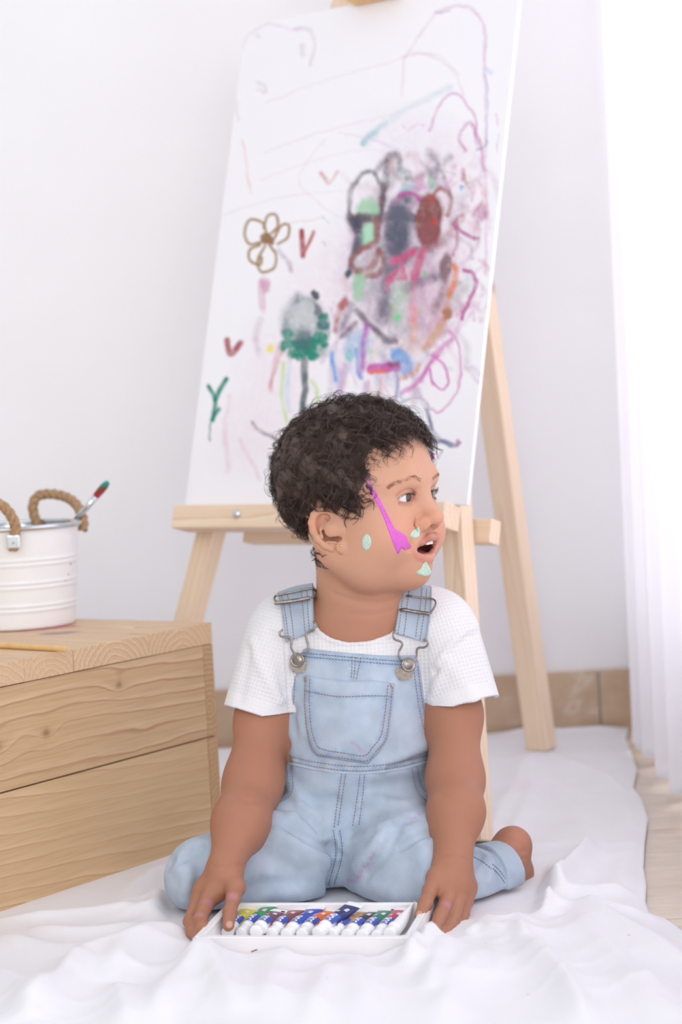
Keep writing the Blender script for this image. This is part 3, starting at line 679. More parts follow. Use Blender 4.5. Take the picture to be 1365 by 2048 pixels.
stroke((96, 112, 116), .95, 6, [(612, 722), (610, 770), (604, 840)], .5, .35); stroke((186, 226, 130), .7, 4, [(568, 725), (566, 790), (574, 850)], .8, .4); stroke((190, 214, 240), .6, 6, [(580, 725), (576, 780), (580, 820)], 1, .5); stroke((190, 222, 130), .7, 5, [(624, 764), (634, 780), (636, 806)], .8, .4)
# great smeared knot in the middle right
for q in range(120):
    r_ = random.Random(500 + q); an0, rr0 = r_.uniform(0, 6.28), math.sqrt(r_.random()); x0, y0 = 800 + 112 * rr0 * math.cos(an0) + 20 * rr0, 505 + 185 * rr0 * math.sin(an0); L_ = r_.uniform(30, 95); an = r_.choice([1.2, 1.5, 1.9, 2.4, 0.7]) + r_.uniform(-.3, .3); cv = r_.uniform(-22, 22)
    stroke(r_.choice([(150, 138, 156), (176, 160, 178), (130, 118, 138), (206, 160, 190), (222, 190, 208), (150, 176, 164), (196, 150, 150), (170, 150, 168), (236, 230, 240), (206, 120, 156), (160, 196, 190), (214, 170, 150)]), r_.uniform(.3, .65), r_.uniform(5, 12), [(x0 - L_ * .5 * math.cos(an), y0 - L_ * .5 * math.sin(an)), (x0 + cv, y0), (x0 + L_ * .5 * math.cos(an), y0 + L_ * .5 * math.sin(an))], 1.0, .9, 16)
for q in range(34):
    r_ = random.Random(900 + q); x0, y0 = r_.uniform(895, 968), r_.uniform(310, 640); an = r_.uniform(.6, 2.4); L_ = r_.uniform(20, 60)
    stroke(r_.choice([(206, 150, 190), (190, 120, 160), (222, 186, 206), (200, 190, 204), (216, 160, 170)]), r_.uniform(.3, .6), r_.uniform(3, 8), [(x0, y0), (x0 + L_ * .5 * math.cos(an) + 8, y0 + L_ * .5 * math.sin(an)), (x0 + L_ * math.cos(an), y0 + L_ * math.sin(an))], 1.0, .9, 12)
for q in range(40):
    r_ = random.Random(1300 + q); x0, y0 = r_.uniform(660, 850), r_.uniform(640, 790); an = r_.uniform(1.1, 2.0); L_ = r_.uniform(30, 70)
    stroke(r_.choice([(206, 180, 214), (180, 190, 224), (226, 190, 206), (170, 150, 190), (190, 214, 224), (232, 208, 200)]), r_.uniform(.3, .6), r_.uniform(4, 9), [(x0, y0), (x0 + L_ * math.cos(an), y0 + L_ * math.sin(an))], 1.0, .9, 8)
blob((176, 160, 178), .42, 770, 540, 92, 150, .15, .9, .8); blob((150, 134, 156), .3, 810, 470, 90, 80, 0, .8, .8); blob((214, 176, 200), .6, 860, 600, 70, 110, .2, .9, .8)
blob(GRN, .85, 735, 420, 26, 26, 0, .5, .5); blob(MNT, .95, 736, 466, 18, 26, .3, .3, .5); blob(GRN, .8, 720, 570, 14, 34, 0, .4, .5); blob(GRN, .5, 800, 600, 30, 50, .4, .9, .8)
stroke((96, 78, 88), .8, 5, [(698, 425), (704, 380), (722, 350), (745, 343), (756, 356), (768, 380), (764, 410), (760, 440)], .7, .6); stroke((96, 84, 96), .7, 7, [(752, 346), (768, 322), (790, 308), (800, 318), (806, 340), (818, 346), (816, 356)], .8, .7); stroke((110, 90, 106), .8, 7, [(776, 322), (770, 370), (762, 420), (752, 470)], .8, .6)
stroke((112, 92, 106), .9, 9, [(698, 434), (740, 436), (800, 432), (850, 440)], .7, .5); blob((70, 66, 84), .85, 712, 442, 22, 17, .2, .4, .6); stroke((74, 72, 92), .85, 10, [(710, 450), (718, 470), (714, 500)], .7, .4); stroke((92, 96, 116), .8, 7, [(714, 480), (706, 520), (694, 552)], .8, .6); blob((62, 64, 92), .9, 697, 548, 10, 10, 0, .4)
stroke((98, 100, 118), .9, 16, [(812, 395), (794, 420), (784, 470), (790, 500)], .8, .5); stroke((98, 104, 122), .95, 15, [(790, 420), (810, 430), (806, 470), (800, 500)], .8, .45); blob((86, 92, 110), .75, 796, 470, 30, 46, 0, .6, .7); stroke((160, 120, 160), .7, 7, [(788, 405), (815, 386), (845, 400)], .7, .5); stroke((190, 80, 150), .8, 4, [(800, 392), (822, 386), (842, 402)], .7, .4)
blob((138, 82, 80), 1, 858, 440, 28, 54, .12, .35, .3); blob((146, 86, 92), .8, 860, 470, 24, 32, 0, .4, .5); stroke((160, 110, 100), .8, 5, [(862, 395), (880, 376), (900, 396), (894, 430)], .8, .5); blob((206, 70, 60), .95, 869, 442, 6, 6, 0, .2); blob((166, 80, 70), .7, 862, 398, 12, 14)
stroke((150, 96, 90), .85, 7, [(752, 440), (752, 480), (720, 500), (704, 520), (712, 540), (740, 536), (756, 505)], .7, .5); stroke((150, 92, 84), .85, 7, [(758, 500), (768, 525), (756, 548), (740, 552)], .7, .4)
stroke((112, 100, 124), .8, 16, [(782, 500), (776, 560), (764, 640)], .9, .6); stroke((120, 110, 130), .8, 8, [(772, 540), (800, 530), (830, 500)], .8, .5); stroke((208, 80, 130), .9, 8, [(788, 522), (806, 516), (826, 505)], .7, .4); stroke((200, 84, 124), .9, 8, [(845, 500), (838, 530), (830, 556)], .7, .4); stroke((206, 90, 130), .85, 6, [(778, 560), (800, 540), (812, 556), (806, 530)], .7, .4); stroke((200, 120, 150), .8, 5, [(776, 580), (786, 562), (806, 556)], .8, .4)
stroke((126, 110, 132), .85, 12, [(816, 575), (850, 560), (882, 552)], .9, .6); blob((130, 96, 100), .9, 892, 530, 12, 26, .1, .4, .5); stroke(ORA, .9, 6, [(908, 530), (912, 555), (900, 590)], .8, .4); stroke((140, 110, 110), .8, 9, [(892, 555), (884, 590), (870, 620)], .9, .6); stroke((196, 140, 100), .8, 9, [(900, 590), (888, 640), (860, 690)], 1, .6); blob((176, 122, 92), .95, 895, 628, 13, 12, 0, .3); stroke((226, 160, 120), .7, 8, [(830, 620), (828, 660), (826, 680)], 1, .7)
stroke((186, 92, 158), .9, 4, [(925, 540), (945, 546), (950, 570), (940, 600), (926, 640)], .7, .4); stroke((180, 90, 120), .7, 4, [(906, 510), (914, 480), (914, 440), (925, 430)], .8, .5); blob((184, 100, 150), .65, 960, 424, 14, 20, 0, .6); stroke((168, 76, 140), .85, 5, [(908, 446), (918, 460), (940, 474), (956, 476)], .8, .5); blob((100, 160, 220), .9, 925, 378, 6, 6); stroke((160, 170, 120), .6, 4, [(930, 350), (934, 365)], .8); stroke((190, 90, 140), .6, 5, [(930, 340), (928, 360)], .9); blob((130, 190, 150), .6, 862, 364, 8, 14); stroke((150, 200, 220), .6, 8, [(808, 376), (826, 372)], 1, .4); stroke((196, 150, 200), .6, 9, [(830, 376), (850, 374)], 1, .4)
stroke((150, 160, 160), .4, 6, [(858, 300), (856, 330), (860, 350)], 1, .8); stroke((150, 160, 160), .35, 3, [(890, 320), (892, 340), (912, 350)], 1, .8); blob((90, 205, 120), .8, 850, 548, 5, 8); blob((110, 215, 140), .8, 795, 632, 9, 6); stroke((230, 120, 160), .5, 7, [(830, 560), (826, 600), (828, 640)], 1, .6)
# lower part: red and blue smears, blue patch, magenta bar, loops
blob((186, 78, 84), .9, 688, 610, 16, 10, -.5, .5); stroke((176, 110, 110), .8, 8, [(692, 600), (676, 630), (672, 660)], .9, .6); stroke((118, 110, 140), .85, 9, [(705, 610), (690, 640), (690, 670), (708, 650)], .9, .6); stroke((104, 90, 108), .9, 7, [(714, 622), (740, 650), (772, 680), (790, 682)], .8, .5); stroke((140, 100, 120), .7, 5, [(684, 674), (712, 646)], .8)
blob((160, 190, 222), .8, 715, 690, 26, 34, .2, .8, .7); blob((120, 190, 200), .7, 702, 710, 10, 14); stroke(BLU, .9, 5, [(665, 706), (668, 730), (672, 760)], .8, .4); stroke((110, 150, 220), .85, 5, [(716, 700), (718, 740), (726, 756)], .8, .4); stroke((180, 90, 190), .85, 6, [(734, 650), (728, 700), (726, 745)], .9, .5); stroke((196, 170, 210), .8, 9, [(694, 732), (684, 770), (676, 810)], .9, .5); stroke((206, 190, 214), .6, 8, [(664, 740), (662, 780)], 1, .5)
blob(BLU, .85, 800, 712, 24, 16, .35, .5, .5); blob((126, 164, 220), .8, 812, 736, 18, 20, .5, .6); stroke((200, 84, 170), .95, 9, [(744, 738), (770, 735), (792, 734)], .5, .3); stroke((232, 120, 90), .9, 4, [(744, 744), (770, 742)], .6, .3); stroke((120, 80, 110), .8, 7, [(776, 728), (796, 728)], .8, .5); blob((150, 220, 140), .7, 745, 702, 5, 6); stroke((150, 140, 190), .8, 5, [(790, 740), (796, 770), (790, 800)], .9, .5); stroke((236, 200, 190), .6, 12, [(820, 700), (856, 680), (880, 650)], 1, .8); stroke((206, 160, 130), .8, 7, [(850, 696), (866, 670), (884, 640)], 1, .7); stroke((216, 150, 110), .7, 6, [(800, 758), (830, 744), (838, 730)], .9, .5)
stroke((206, 120, 186), .95, 5, [(806, 788), (840, 760), (866, 720), (876, 710)], .7, .4); stroke((214, 150, 200), .9, 5, [(866, 712), (886, 694), (904, 676), (896, 662)], .8, .4); stroke((214, 120, 190), .9, 3, [(866, 712), (890, 730), (896, 764), (884, 780), (866, 764), (862, 738)], .7, .3); stroke((224, 170, 208), .9, 3, [(896, 660), (918, 690), (922, 750), (906, 800), (880, 824), (862, 818)], .7, .3)
stroke((190, 180, 200), .8, 3, [(806, 804), (830, 796), (850, 800), (858, 820)], .8, .4); stroke((96, 108, 140), .9, 4, [(853, 820), (860, 840), (866, 858)], .7, .4); stroke((150, 170, 196), .8, 4, [(864, 856), (880, 880), (904, 892)], .8, .4); stroke((110, 110, 150), .9, 4.5, [(862, 883), (890, 884), (910, 892), (918, 886)], .7, .4); blob((196, 140, 180), .8, 917, 884, 8, 7); stroke((190, 200, 205), .4, 4, [(905, 740), (885, 730)], 1); stroke((222, 190, 210), .7, 3, [(740, 760), (732, 800)], .8); stroke((222, 170, 170), .7, 3, [(764, 756), (758, 800)], .8)
painting = mesh_np('painting', V, Fc, None, None, smooth=False)
tag(painting, 'white sheet with colourful scribbles and a brown flower propped on the pine easel', 'painting')
ca_ = painting.data.color_attributes.new('pigment', 'FLOAT_COLOR', 'POINT')
full = np.ones((len(V), 4), np.float32); full[:, :3] = lin((246, 244, 250)); full[:nu * nv, :3] = paint
ca_.data.foreach_set('color', full.ravel())
t = NT('painted_sheet'); at_ = t.n('ShaderNodeVertexColor'); at_.layer_name = 'pigment'
t.set(Base_Color=at_.outputs[0], Roughness=0.6, Specular_IOR_Level=0.25); painting.data.materials.append(t.m)
# ------------------------------------------------------------------ implicit surfaces
F32 = np.float32
def smin(a, b, k):
    if k <= 0: return np.minimum(a, b)
    h = np.clip(0.5 + 0.5 * (b - a) / k, 0, 1); return b + (a - b) * h - k * h * (1 - h)
def smax(a, b, k): return -smin(-a, -b, k)
def f_cap(a, b, ra, rb):
    a = np.asarray(a, F32); ba = np.asarray(b, F32) - a; L = float(ba @ ba) + 1e-12
    def f(P):
        pa = P - a; h = np.clip((pa @ ba) / L, 0, 1)
        return np.sqrt(((pa - h[:, None] * ba) ** 2).sum(1)) - (ra + (rb - ra) * h)
    return f
def f_ell(c, r, R=None):
    c = np.asarray(c, F32); r = np.asarray(r, F32); R = None if R is None else np.asarray(R, F32)
    def f(P):
        q = P - c
        if R is not None: q = q @ R.T
        k0 = np.sqrt(((q / r) ** 2).sum(1)); k1 = np.sqrt(((q / (r * r)) ** 2).sum(1)) + 1e-9
        return k0 * (k0 - 1) / k1
    return f
class Sdf:
    def __init__(s): s.ops = []; s.disp = []
    def op(s, f, c, r, k=0.005, mode='add'): s.ops.append((f, np.asarray(c, F32), float(r), k, mode)); return s
    def cap(s, a, b, ra, rb=None, k=0.006, mode='add'):
        rb = ra if rb is None else rb; a = np.asarray(a, float); b = np.asarray(b, float)
        return s.op(f_cap(a, b, ra, rb), (a + b) / 2, np.linalg.norm(a - b) / 2 + max(ra, rb), k, mode)
    def ell(s, c, r, R=None, k=0.006, mode='add'): return s.op(f_ell(c, r, R), c, max(r), k, mode)
    def chain(s, pts, rs, k=0.004, mode='add'):
        rs = np.broadcast_to(np.asarray(rs, float), (len(pts),))
        for i in range(len(pts) - 1): s.cap(pts[i], pts[i + 1], rs[i], rs[i + 1], k, mode)
        return s
    def fold(s, P, amp, w):
        P = np.asarray(P, float); c = P.mean(0); r = np.linalg.norm(P - c, axis=1).max() + 2.5 * w
        s.disp.append((P.astype(F32), amp, w, c.astype(F32), r))
    def __call__(s, P, c=None, r=0.0):
        P = np.asarray(P, F32); d = np.full(len(P), 0.6, F32)
        for f, oc, orr, k, mode in s.ops:
            if c is not None and np.linalg.norm(oc - c) > orr + r + k + 0.02: continue
            v = f(P)
            d = smin(d, v, k) if mode == 'add' else smax(d, -v, k)
        for pl, amp, w, fc, fr in s.disp:
            if c is not None:
                if np.linalg.norm(fc - c) > fr + r: continue
            best = np.full(len(P), 1e9, F32)
            for i in range(len(pl) - 1):
                a = pl[i]; ba = pl[i + 1] - a; L = float(ba @ ba) + 1e-12
                pa = P - a; h = np.clip((pa @ ba) / L, 0, 1)
                best = np.minimum(best, ((pa - h[:, None] * ba) ** 2).sum(1))
            d = d - amp * np.exp(-best / (w * w))
        return d
def normals(fn, P, c, r, e=0.0006):
    g = np.stack([fn(P + np.array(v, F32) * e, c, r) - fn(P - np.array(v, F32) * e, c, r) for v in ((1, 0, 0), (0, 1, 0), (0, 0, 1))], 1)
    return g / (np.linalg.norm(g, axis=1, keepdims=True) + 1e-9)
def mesh_sdf(fn, lo, hi, h, B=14, slack=1.15):
    """surface nets over the blocks that the surface crosses"""
    lo = np.asarray(lo, float); n = np.ceil((np.asarray(hi) - lo) / (h * B)).astype(int)
    I = np.stack(np.meshgrid(*[np.arange(k) for k in n], indexing='ij'), -1).reshape(-1, 3)
    cen = lo + (I + 0.5) * h * B; hd = h * B * 0.866
    keep = np.zeros(len(I), bool)
    for a in range(0, len(I), 8000): keep[a:a + 8000] = np.abs(fn(cen[a:a + 8000])) < hd * slack + 0.003
    I = I[keep]; cen = cen[keep]
    g = np.arange(B + 1); gi = np.stack(np.meshgrid(g, g, g, indexing='ij'), -1)
    K = 4096
    keys, pos, qk = [], [], []
    offs = np.array([[i, j, k] for i in (0, 1) for j in (0, 1) for k in (0, 1)])
    edges = [(a, b) for a in range(8) for b in range(a + 1, 8) if abs(offs[a] - offs[b]).sum() == 1]
    for bi, c in zip(I, cen):
        P = (lo + (gi + bi * B) * h).reshape(-1, 3).astype(F32)
        D = fn(P, c.astype(F32), hd).reshape(B + 1, B + 1, B + 1)
        if D.min() > 0 or D.max() < 0: continue
        Cn = np.stack([D[o[0]:B + o[0], o[1]:B + o[1], o[2]:B + o[2]] for o in offs], -1)
        ins = Cn < 0; s = ins.sum(-1); act = np.argwhere((s > 0) & (s < 8))
        if not len(act): continue
        v = Cn[act[:, 0], act[:, 1], act[:, 2]]
        acc = np.zeros((len(act), 3)); cnt = np.zeros(len(act))
        for a, b in edges:
            m = (v[:, a] < 0) != (v[:, b] < 0)
            t = np.where(m, v[:, a] / np.where(m, v[:, a] - v[:, b], 1), 0)
            acc += np.where(m[:, None], offs[a] + t[:, None] * (offs[b] - offs[a]), 0); cnt += m
        gidx = act + bi * B
        p = lo + (gidx + acc / cnt[:, None]) * h
        p32 = p.astype(F32); cc = c.astype(F32)
        d = fn(p32, cc, hd + h); N = np.stack([fn(p32 + np.array(v, F32) * F32(h * .5), cc, hd + h) - d for v in ((1, 0, 0), (0, 1, 0), (0, 0, 1))], 1); N /= np.linalg.norm(N, axis=1, keepdims=True) + 1e-9
        p = p - N * np.clip(d, -h * .5, h * .5)[:, None]
        keys.append((gidx[:, 0] * K + gidx[:, 1]) * K + gidx[:, 2]); pos.append(p)
        S = D < 0
        for ax in range(3):
            sl0 = [slice(0, B)] * 3; sl1 = [slice(0, B)] * 3; sl1[ax] = slice(1, B + 1)
            e = np.argwhere(S[tuple(sl0)] != S[tuple(sl1)])
            if not len(e): continue
            flip = S[e[:, 0], e[:, 1], e[:, 2]]
            ge = e + bi * B; u, w = (ax + 1) % 3, (ax + 2) % 3
            q = np.stack([ge] * 4, 1); q[:, 1, u] -= 1; q[:, 2, u] -= 1; q[:, 2, w] -= 1; q[:, 3, w] -= 1
            kk = (q[..., 0] * K + q[..., 1]) * K + q[..., 2]
            kk[~flip] = kk[~flip][:, ::-1]
            qk.append(kk)
    keys = np.concatenate(keys); pos = np.concatenate(pos); qk = np.concatenate(qk)
    o = np.argsort(keys); ks = keys[o]
    ix = np.clip(np.searchsorted(ks, qk), 0, len(ks) - 1); ok = (ks[ix] == qk).all(1)
    return pos, o[ix[ok]]
def march(fn, px, Yg=2.05, rad=0.14, Y0=1.80, Y1=2.30):
    """surface points seen along the rays of the pixels; also normals and a hit mask"""
    px = np.asarray(px, float); D = np.stack([ray(x, y) for x, y in px]); D /= np.linalg.norm(D, axis=1, keepdims=True)
    c = (Cv + D * (Yg / D[:, 1:2])).mean(0).astype(F32); spread = np.linalg.norm(Cv + D * (Yg / D[:, 1:2]) - c, axis=1).max()
    R = spread + rad
    t = np.full(len(px), max(Y0, Yg - rad)); t1 = min(Y1, Yg + rad)
    for _ in range(60):
        d = fn((Cv + D * t[:, None]).astype(F32), c, R); t = np.minimum(t + np.clip(d, -0.01, 0.02) * 0.75, t1 + .01)
    P = Cv + D * t[:, None]; N = normals(fn, P.astype(F32), c, R)
    return P, N, np.abs(fn(P.astype(F32), c, R)) < 0.0015
def patch(name, outline, fn, mat, parent, th=0.0008, mid=0.0, rings=8, Yg=2.05, rad=0.14, noise=0.0, dens=80, soft=0.25, closed_spline=True, center=None):
    """a thin layer with the given outline laid on a surface"""
    O = np.array(outline, float)
    if closed_spline: B = spline(np.vstack([O, O[:1]]), dens + 1)[:-1]
    else:
        Q = np.vstack([O, O[:1]]); L = np.concatenate([[0], np.cumsum(np.linalg.norm(np.diff(Q, axis=0), axis=1))]); s = np.linspace(0, L[-1], dens + 1)[:-1]
        B = np.stack([np.interp(s, L, Q[:, 0]), np.interp(s, L, Q[:, 1])], 1)
    c = B.mean(0) if center is None else np.array(center, float)
    fr = np.linspace(1, 0.0, rings + 1)[:-1]
    px = np.vstack([(c + (B - c) * f) for f in fr] + [c[None]])
    P, N, ok = march(fn, px, Yg, rad)
    n = len(B); prof = np.concatenate([np.repeat(np.clip((1 - fr) / soft, 0, 1) ** 0.5, n), [1.0]]); bul = np.concatenate([np.repeat((1 - fr), n), [1.0]])
    nz = noise * (vnoise(px[:, 0] / 3.0, px[:, 1] / 3.0, 5) - 0.3) if noise else 0
    T = P + N * ((th * (0.15 + 0.85 * prof)) + mid * bul + nz * prof)[:, None]
    U_ = P[:n] - N[:n] * 0.0006
    V = np.vstack([T, U_]); k = len(T)
    i = np.arange(rings - 1)[:, None]; j = np.arange(n)[None]; j2 = (j + 1) % n
    q = np.stack([i * n + j, (i + 1) * n + j, (i + 1) * n + j2, i * n + j2], -1).reshape(-1, 4)
    jj = np.arange(n); tri = np.stack([(rings - 1) * n + jj, np.full(n, k - 1), (rings - 1) * n + (jj + 1) % n], -1)
    sd = np.stack([k + jj, jj, (jj + 1) % n, k + (jj + 1) % n], -1)
    return mesh_np(name, V, [np.vstack([q, sd]), tri], mat, parent)
def seams(name, lines, fn, mat, parent, r=0.00042, off=0.0003, dash=(0.0024, 0.0009), Yg=2.05, rad=0.14):
    paths, radii = [], []
    for ln in lines:
        px = spline(np.array(ln, float), max(24, int(sum(np.hypot(*np.diff(np.array(ln, float), axis=0).T)) / 2.0)))
        P, N, ok = march(fn, px, Yg, rad)
        P = P + N * off; L = np.concatenate([[0], np.cumsum(np.linalg.norm(np.diff(P, axis=0), axis=1))])
        if L[-1] > 0.6: continue
        s = 0
        while s < L[-1] - dash[0] * .5:
            q = np.linspace(s, min(s + dash[0], L[-1]), 4); paths.append(np.stack([np.interp(q, L, P[:, k]) for k in range(3)], 1)); radii.append(np.array([.5, 1, 1, .5]) * r); s += dash[0] + dash[1]
    V, Fc = tube_np(paths, radii, 5)
    return mesh_np(name, V, Fc, mat, parent)
# ------------------------------------------------------------------ the child: body
HA = math.radians(56)
hf = np.array([math.sin(HA), -math.cos(HA), 0]); hl = np.array([math.cos(HA), math.sin(HA), 0]); hu = np.array([0, 0, 1.0])
HC = atY(716, 950, 2.09); HR = np.stack([hf, hl, hu])
def HL(f, l, u): return HC + hf * f + hl * l + hu * u
def rotz(R, a):
    c, s = math.cos(a), math.sin(a); return np.stack([R[0] * c + R[1] * s, -R[0] * s + R[1] * c, R[2]])
def rotx(R, a):   # roll about the forward axis
    c, s = math.cos(a), math.sin(a); return np.stack([R[0], R[1] * c + R[2] * s, -R[1] * s + R[2] * c])
body = Sdf()
# trunk
T_CH, T_BE, T_PE = atY(712, 1350, 2.105), atY(712, 1500, 2.095), atY(705, 1650, 2.10)
SH_L, SH_R = atY(582, 1264, 2.112), atY(868, 1254, 2.112)
body.ell(T_CH, (.0755, .0565, .082), k=.02).cap(SH_L, SH_R, .027, .027, k=.03).ell(T_BE, (.076, .060, .082), k=.03).ell(T_PE + np.array([0, .01, .012]), (.078, .055, .055), k=.03)
# legs (covered by the dungarees) and the bare foot
body.chain([atY(650, 1670, 2.09), atY(545, 1722, 2.03), atY(415, 1758, 2.01)], [.042, .038, .030], .01)
body.chain([atY(415, 1762, 2.015), atY(470, 1775, 2.13)], [.030, .024], .01)
body.chain([atY(770, 1670, 2.09), atY(828, 1735, 2.0), atY(862, 1778, 1.965)], [.042, .038, .031], .01)
body.chain([atY(862, 1772, 1.965), atY(950, 1758, 2.01), atY(1004, 1742, 2.045)], [.026, .022, .0200], .01)
body.chain([atY(1003, 1742, 2.045), atY(1022, 1700, 2.062), atY(1027, 1688, 2.064)], [.0205, .0195, .0178], .012)
body.chain([atY(1008, 1735, 2.05), atY(1028, 1745, 2.075), atY(1032, 1760, 2.11)], [.020, .0185, .017], .012)
# neck
body.cap(atY(722, 1245, 2.105), HL(-.010, 0, -.080), .047, .040, k=.014)
body.cap(atY(738, 1225, 2.092), HL(.010, .0, -.080), .036, .030, k=.008)
# arms
body.chain([atY(545, 1302, 2.10), atY(525, 1440, 2.085), atY(507, 1565, 2.045), atY(481, 1645, 1.990), atY(452, 1732, 1.945)], [.026, .0258, .0278, .0256, .0170], .02)
body.chain([atY(892, 1292, 2.10), atY(910, 1430, 2.08), atY(911, 1560, 2.035), atY(913, 1625, 1.990), atY(908, 1705, 1.950)], [.026, .0260, .0266, .0254, .0185], .02)
# image-left hand : palm, thumb on the yellow tube, fingers over the side of the tray
h = body
wl_ = atY(452, 1732, 1.945)
h.chain([wl_, atY(448, 1752, 1.936)], [.0170, .0165], .006)
h.chain([atY(460, 1752, 1.938), atY(470, 1775, 1.922), atY(467, 1797, 1.904), atY(460, 1824, 1.885), atY(457, 1851, 1.862)], [.0130, .0100, .0068, .0064, .0056], .004)
h.chain([atY(450, 1752, 1.940), atY(430, 1782, 1.930), atY(415, 1803, 1.918)], [.0150, .0115, .0080], .006)
h.chain([atY(415, 1803, 1.918), atY(401, 1838, 1.884), atY(405, 1858, 1.860), atY(413, 1872, 1.848)], [.0078, .0068, .0064, .0050], .003)
h.chain([atY(438, 1750, 1.946), atY(412, 1780, 1.940), atY(397, 1800, 1.934)], [.0150, .0115, .0082], .006)
h.chain([atY(397, 1800, 1.934), atY(381, 1843, 1.898), atY(386, 1864, 1.872), atY(396, 1876, 1.856)], [.0076, .0068, .0064, .0052], .0025)
h.chain([atY(398, 1798, 1.948), atY(384, 1836, 1.922), atY(385, 1858, 1.900), atY(392, 1868, 1.884)], [.0074, .0066, .006, .005], .0025)
h.chain([atY(404, 1796, 1.958), atY(392, 1826, 1.938), atY(391, 1846, 1.922), atY(396, 1858, 1.910)], [.0070, .006, .0055, .0046], .0025)
# image-right hand : thumb on the rim, fingers down its outer side
h.chain([atY(908, 1705, 1.950), atY(903, 1735, 1.938)], [.0180, .0185], .006)
h.chain([atY(893, 1730, 1.938), atY(874, 1757, 1.920), atY(861, 1781, 1.902), atY(851, 1808, 1.880), atY(841, 1831, 1.860)], [.0130, .0100, .0070, .0066, .0056], .004)
h.chain([atY(903, 1735, 1.938), atY(897, 1770, 1.920), atY(896, 1797, 1.905)], [.0165, .0125, .0082], .007)
h.chain([atY(896, 1797, 1.905), atY(881, 1832, 1.874), atY(869, 1863, 1.850), atY(861, 1882, 1.840)], [.0076, .0066, .0060, .0048], .003)
h.chain([atY(910, 1737, 1.940), atY(915, 1772, 1.925), atY(917, 1798, 1.915)], [.0165, .0125, .0085], .007)
h.chain([atY(917, 1798, 1.915), atY(906, 1842, 1.886), atY(892, 1866, 1.864), atY(879, 1877, 1.852)], [.0078, .0068, .0062, .0052], .0025)
h.chain([atY(918, 1740, 1.955), atY(929, 1775, 1.940), atY(931, 1802, 1.928)], [.0150, .0118, .0085], .007)
h.chain([atY(931, 1802, 1.928), atY(922, 1842, 1.902), atY(909, 1864, 1.884), atY(898, 1876, 1.872)], [.0075, .0066, .006, .005], .0025)
h.chain([atY(930, 1805, 1.942), atY(927, 1834, 1.926), atY(918, 1852, 1.912), atY(909, 1862, 1.904)], [.0070, .006, .0055, .0046], .0025)
# head
head = body
head.ell(HL(0, 0, 0), (.0815, .0690, .0715), HR, k=.02).ell(HL(-.022, 0, .004), (.062, .0665, .062), HR, k=.02)
head.ell(HL(.021, 0, -.046), (.055, .055, .063), HR, k=.03)
for s in (-1, 1):
    head.chain([HL(-.004, s * .046, -.074), HL(.030, s * .037, -.094), HL(.058, 0, -.0995)], [.018, .017, .0140], .022)
    head.ell(HL(.0465, s * .0365, -.0625), (.0315, .0260, .0290), HR, k=.02)
head.ell(HL(.0615, 0, -.0985), (.0150, .017, .0125), HR, k=.014)
head.ell(HL(.062, 0, -.0725), (.0240, .0265, .0215), HR, k=.014)
for s in (-1, 1):
    head.ell(HL(.088, s * .0235, -.0225), (.0140, .0165, .0090), HR, k=.012, mode='sub')
    head.chain([HL(.0745, s * .008, -.0065), HL(.0725, s * .022, -.0035), HL(.0600, s * .038, -.009)], [.0055, .0065, .005], .012)
head.chain([HL(.0735, 0, -.010), HL(.0772, 0, -.025), HL(.0895, 0, -.0430)], [.0075, .0062, .0070], .010)
head.ell(HL(.0922, 0, -.0458), (.0086, .0092, .0078), HR, k=.007)
for s in (-1, 1):
    head.ell(HL(.0830, s * .0112, -.0515), (.0082, .0062, .0068), HR, k=.005)
    head.chain([HL(.0775, s * .0165, -.0455), HL(.0768, s * .0190, -.0520), HL(.0795, s * .0165, -.0580)], [.0003, .0005, .0003], .0028, 'sub')
    head.ell(HL(.0908, s * .0058, -.0572), (.0050, .0034, .0054), rotx(HR, s * .35), k=.0016, mode='sub')
# philtrum and the fold beside the mouth
head.chain([HL(.0925, 0, -.0570), HL(.0915, 0, -.0620)], [.0022, .0026], .003, 'sub')
for s in (-1, 1):
    head.chain([HL(.0890, s * .0160, -.0520), HL(.0840, s * .0245, -.0630), HL(.0770, s * .0275, -.0745)], [.0016, .0022, .0016], .006, 'sub')
# eyes: lids round an eyeball, almond opening
EYE = {}
for s in (-1, 1):
    e = HL(.0640, s * .0222, -.0228); EYE[s] = e
    head.ell(e, (.0136, .0136, .0130), HR, k=.004)
    Rl = rotx(rotz(HR, s * math.radians(14)), s * math.radians(-6))
    fwd = Rl[0]
    head.chain([e + Rl[0] * .0096 + Rl[1] * (x * .0118) + Rl[2] * (.0072 - .0040 * x * x) + Rl[0] * (.0042 - .0046 * x * x) for x in np.linspace(-1, 1, 7)], .0008, .0022, 'sub')
    head.chain([e + Rl[0] * .0100 + Rl[1] * (x * .0105) + Rl[2] * (-.0078 + .0030 * x * x) + Rl[0] * (.0030 - .0036 * x * x) for x in np.linspace(-1, 1, 7)], .0005, .0026, 'sub')
    head.ell(e + fwd * .0125 - hu * .0006, (.0085, .0112, .0042), Rl, k=.0010, mode='sub')
    head.ell(e + Rl[0] * .0105 + Rl[1] * (-s * .0098) - hu * .0010, (.0035, .0030, .0018), Rl, k=.0010, mode='sub')
